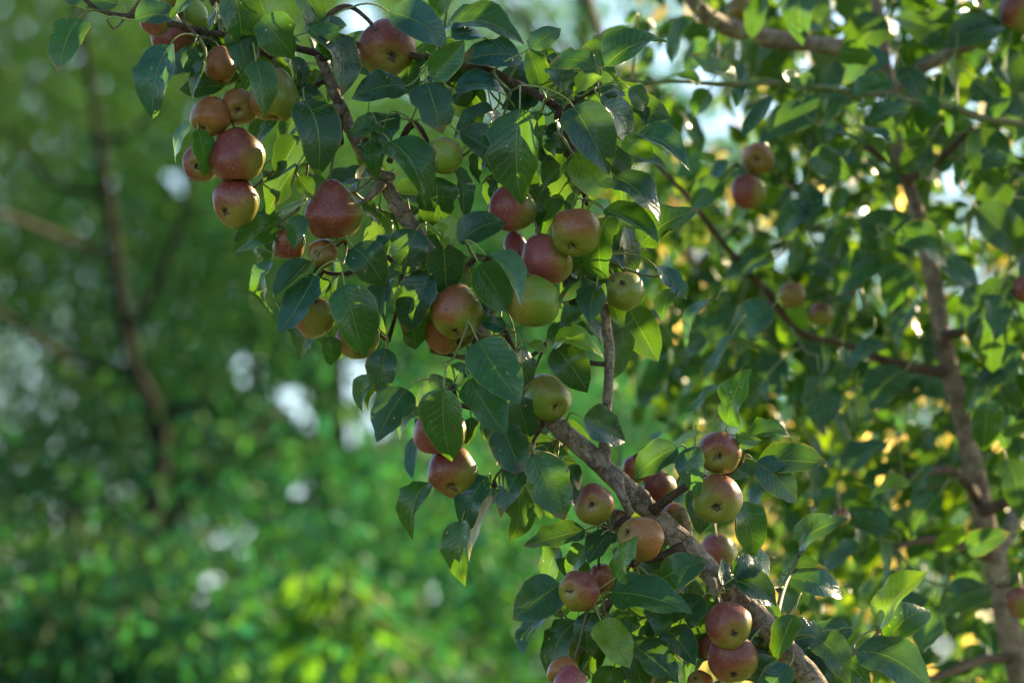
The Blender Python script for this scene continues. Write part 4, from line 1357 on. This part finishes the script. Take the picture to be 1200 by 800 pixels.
# the dark forked tree on the left
xt, yt, _ = W3(175, 900, 10.0)
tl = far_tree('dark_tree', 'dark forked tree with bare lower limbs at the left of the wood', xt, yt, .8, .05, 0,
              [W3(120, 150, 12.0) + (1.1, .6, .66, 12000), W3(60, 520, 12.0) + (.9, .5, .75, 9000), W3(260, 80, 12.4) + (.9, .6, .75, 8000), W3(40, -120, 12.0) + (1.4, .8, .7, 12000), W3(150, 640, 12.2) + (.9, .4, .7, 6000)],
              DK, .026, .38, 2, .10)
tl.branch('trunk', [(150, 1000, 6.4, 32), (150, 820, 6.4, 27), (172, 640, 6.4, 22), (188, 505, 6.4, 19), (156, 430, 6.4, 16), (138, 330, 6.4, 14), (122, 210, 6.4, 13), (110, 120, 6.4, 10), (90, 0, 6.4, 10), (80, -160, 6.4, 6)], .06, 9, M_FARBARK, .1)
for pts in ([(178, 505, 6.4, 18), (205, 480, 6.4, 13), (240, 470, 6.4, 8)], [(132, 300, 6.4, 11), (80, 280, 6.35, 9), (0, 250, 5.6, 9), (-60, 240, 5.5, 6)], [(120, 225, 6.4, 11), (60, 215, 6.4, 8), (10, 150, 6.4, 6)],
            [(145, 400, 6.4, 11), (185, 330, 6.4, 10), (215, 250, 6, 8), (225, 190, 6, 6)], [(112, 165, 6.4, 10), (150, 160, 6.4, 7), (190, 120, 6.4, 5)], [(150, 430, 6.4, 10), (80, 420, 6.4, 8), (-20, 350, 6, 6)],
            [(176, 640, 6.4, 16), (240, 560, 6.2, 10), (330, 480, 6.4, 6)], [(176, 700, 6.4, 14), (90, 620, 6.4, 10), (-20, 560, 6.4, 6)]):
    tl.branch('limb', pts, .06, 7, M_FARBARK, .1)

# bushy trees in the middle distance
def wood(px, py, D, name, label, h, tr, limbs, cl, tints, Lm, Wr, grow=0, cluster=.2):
    x, y, _ = W3(px, py, D)
    Lm, Wr = Lm * .68, Wr * 1.05
    return far_tree(name, label, x, y, h, tr, limbs, [W3(a, b, D + dd) + (sx, sy, sz, int(n * 2.0)) for a, b, dd, sx, sy, sz, n in cl], tints, Lm, Wr, grow, cluster)


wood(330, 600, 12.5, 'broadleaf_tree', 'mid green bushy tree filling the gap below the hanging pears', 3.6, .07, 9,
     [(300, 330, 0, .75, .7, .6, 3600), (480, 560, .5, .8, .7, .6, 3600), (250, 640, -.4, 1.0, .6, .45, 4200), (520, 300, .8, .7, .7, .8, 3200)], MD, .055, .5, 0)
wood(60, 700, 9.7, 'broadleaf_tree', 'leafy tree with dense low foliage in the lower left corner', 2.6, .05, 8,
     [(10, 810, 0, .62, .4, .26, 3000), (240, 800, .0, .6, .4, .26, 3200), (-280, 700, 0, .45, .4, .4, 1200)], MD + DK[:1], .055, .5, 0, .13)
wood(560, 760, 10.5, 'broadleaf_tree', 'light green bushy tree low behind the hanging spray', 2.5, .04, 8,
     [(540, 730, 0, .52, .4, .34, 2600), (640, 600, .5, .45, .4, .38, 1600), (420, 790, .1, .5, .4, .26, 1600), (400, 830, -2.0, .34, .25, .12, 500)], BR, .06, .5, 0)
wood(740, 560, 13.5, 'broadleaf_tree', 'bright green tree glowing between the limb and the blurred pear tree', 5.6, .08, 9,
     [(700, 480, 0, .8, .7, .7, 4200), (640, 240, .3, .9, .7, .7, 3600), (880, 680, 0, .8, .7, .55, 3000), (760, 180, .6, .6, .6, .5, 900), (1050, -480, -.4, 1.1, .8, .55, 1600), (500, -420, .2, 1.0, .8, .5, 1400)], BR, .06, .5, 0)  # high right clump, out of frame, added to shade the dark tree
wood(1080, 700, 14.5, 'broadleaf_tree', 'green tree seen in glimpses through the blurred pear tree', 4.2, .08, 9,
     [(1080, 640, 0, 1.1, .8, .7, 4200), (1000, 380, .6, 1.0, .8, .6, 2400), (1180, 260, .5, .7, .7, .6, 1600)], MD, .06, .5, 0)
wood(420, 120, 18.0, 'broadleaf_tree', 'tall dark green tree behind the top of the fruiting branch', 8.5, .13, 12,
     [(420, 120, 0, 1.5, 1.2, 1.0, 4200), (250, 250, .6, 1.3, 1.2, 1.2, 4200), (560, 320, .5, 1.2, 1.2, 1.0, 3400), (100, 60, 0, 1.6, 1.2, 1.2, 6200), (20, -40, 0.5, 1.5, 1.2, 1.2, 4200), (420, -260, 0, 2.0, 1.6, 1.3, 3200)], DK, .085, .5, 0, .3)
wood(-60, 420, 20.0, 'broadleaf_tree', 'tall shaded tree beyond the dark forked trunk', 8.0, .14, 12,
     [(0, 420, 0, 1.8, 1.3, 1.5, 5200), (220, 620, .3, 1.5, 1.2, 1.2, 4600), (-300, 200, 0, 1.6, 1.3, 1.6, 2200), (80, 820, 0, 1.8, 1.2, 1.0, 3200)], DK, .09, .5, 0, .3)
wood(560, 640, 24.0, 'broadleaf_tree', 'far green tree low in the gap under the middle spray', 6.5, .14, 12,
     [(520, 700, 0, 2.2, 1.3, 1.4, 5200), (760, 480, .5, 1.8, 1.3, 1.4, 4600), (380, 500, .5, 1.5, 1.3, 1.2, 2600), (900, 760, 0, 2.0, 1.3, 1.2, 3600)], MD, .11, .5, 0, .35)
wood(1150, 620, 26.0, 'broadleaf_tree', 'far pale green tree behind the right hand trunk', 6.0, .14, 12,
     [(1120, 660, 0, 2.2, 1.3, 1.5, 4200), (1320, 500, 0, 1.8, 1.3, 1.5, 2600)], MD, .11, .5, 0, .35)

# a bright sapling catching the light
sap = Tree(empty('sapling', W3(388, 1500, 8.6), 'yellow green sapling with a drooping leafy top against the dark wood', 'sapling'))
sap.root.location.z = 0
ax_, ay_ = sap.root.location.x, sap.root.location.y
sap.branch3('stem', [Vector((ax_, ay_, -.1)), Vector((ax_ + .01, ay_, .6)), Vector((ax_ - .01, ay_, 1.1)), Vector(W3(388, 830, 8.6)), Vector(W3(384, 760, 8.6)), Vector(W3(396, 700, 8.6)), Vector(W3(402, 680, 8.6))],
            [.012, .011, .010, .008, .006, .004, .002], .04, 7, M_SHOOT)
for i in range(80):
    t = random.random()
    x = 400 + random.gauss(0, 30)
    y = 712 + random.gauss(0, 30) + (abs(x - 396) * .5)
    a = (RIGHT * random.gauss((x - 396) / 30, .5) - UPV * random.uniform(.4, 1.2) + VIEW * random.uniform(-.6, .6)).normalized()
    o = lib_leaf(sap, Vector(W3(x, y, 8.6 + random.uniform(-.07, .07))), a, rand_unit() * .6 + Vector((.3, -.2, .8)), random.uniform(.055, .085), 'y')
    o.material_slots[0].link = 'OBJECT'
    o.material_slots[0].material = M_SAP
    o.color = (.085 * random.uniform(.7, 1.2), .20 * random.uniform(.7, 1.2), .028, 1)
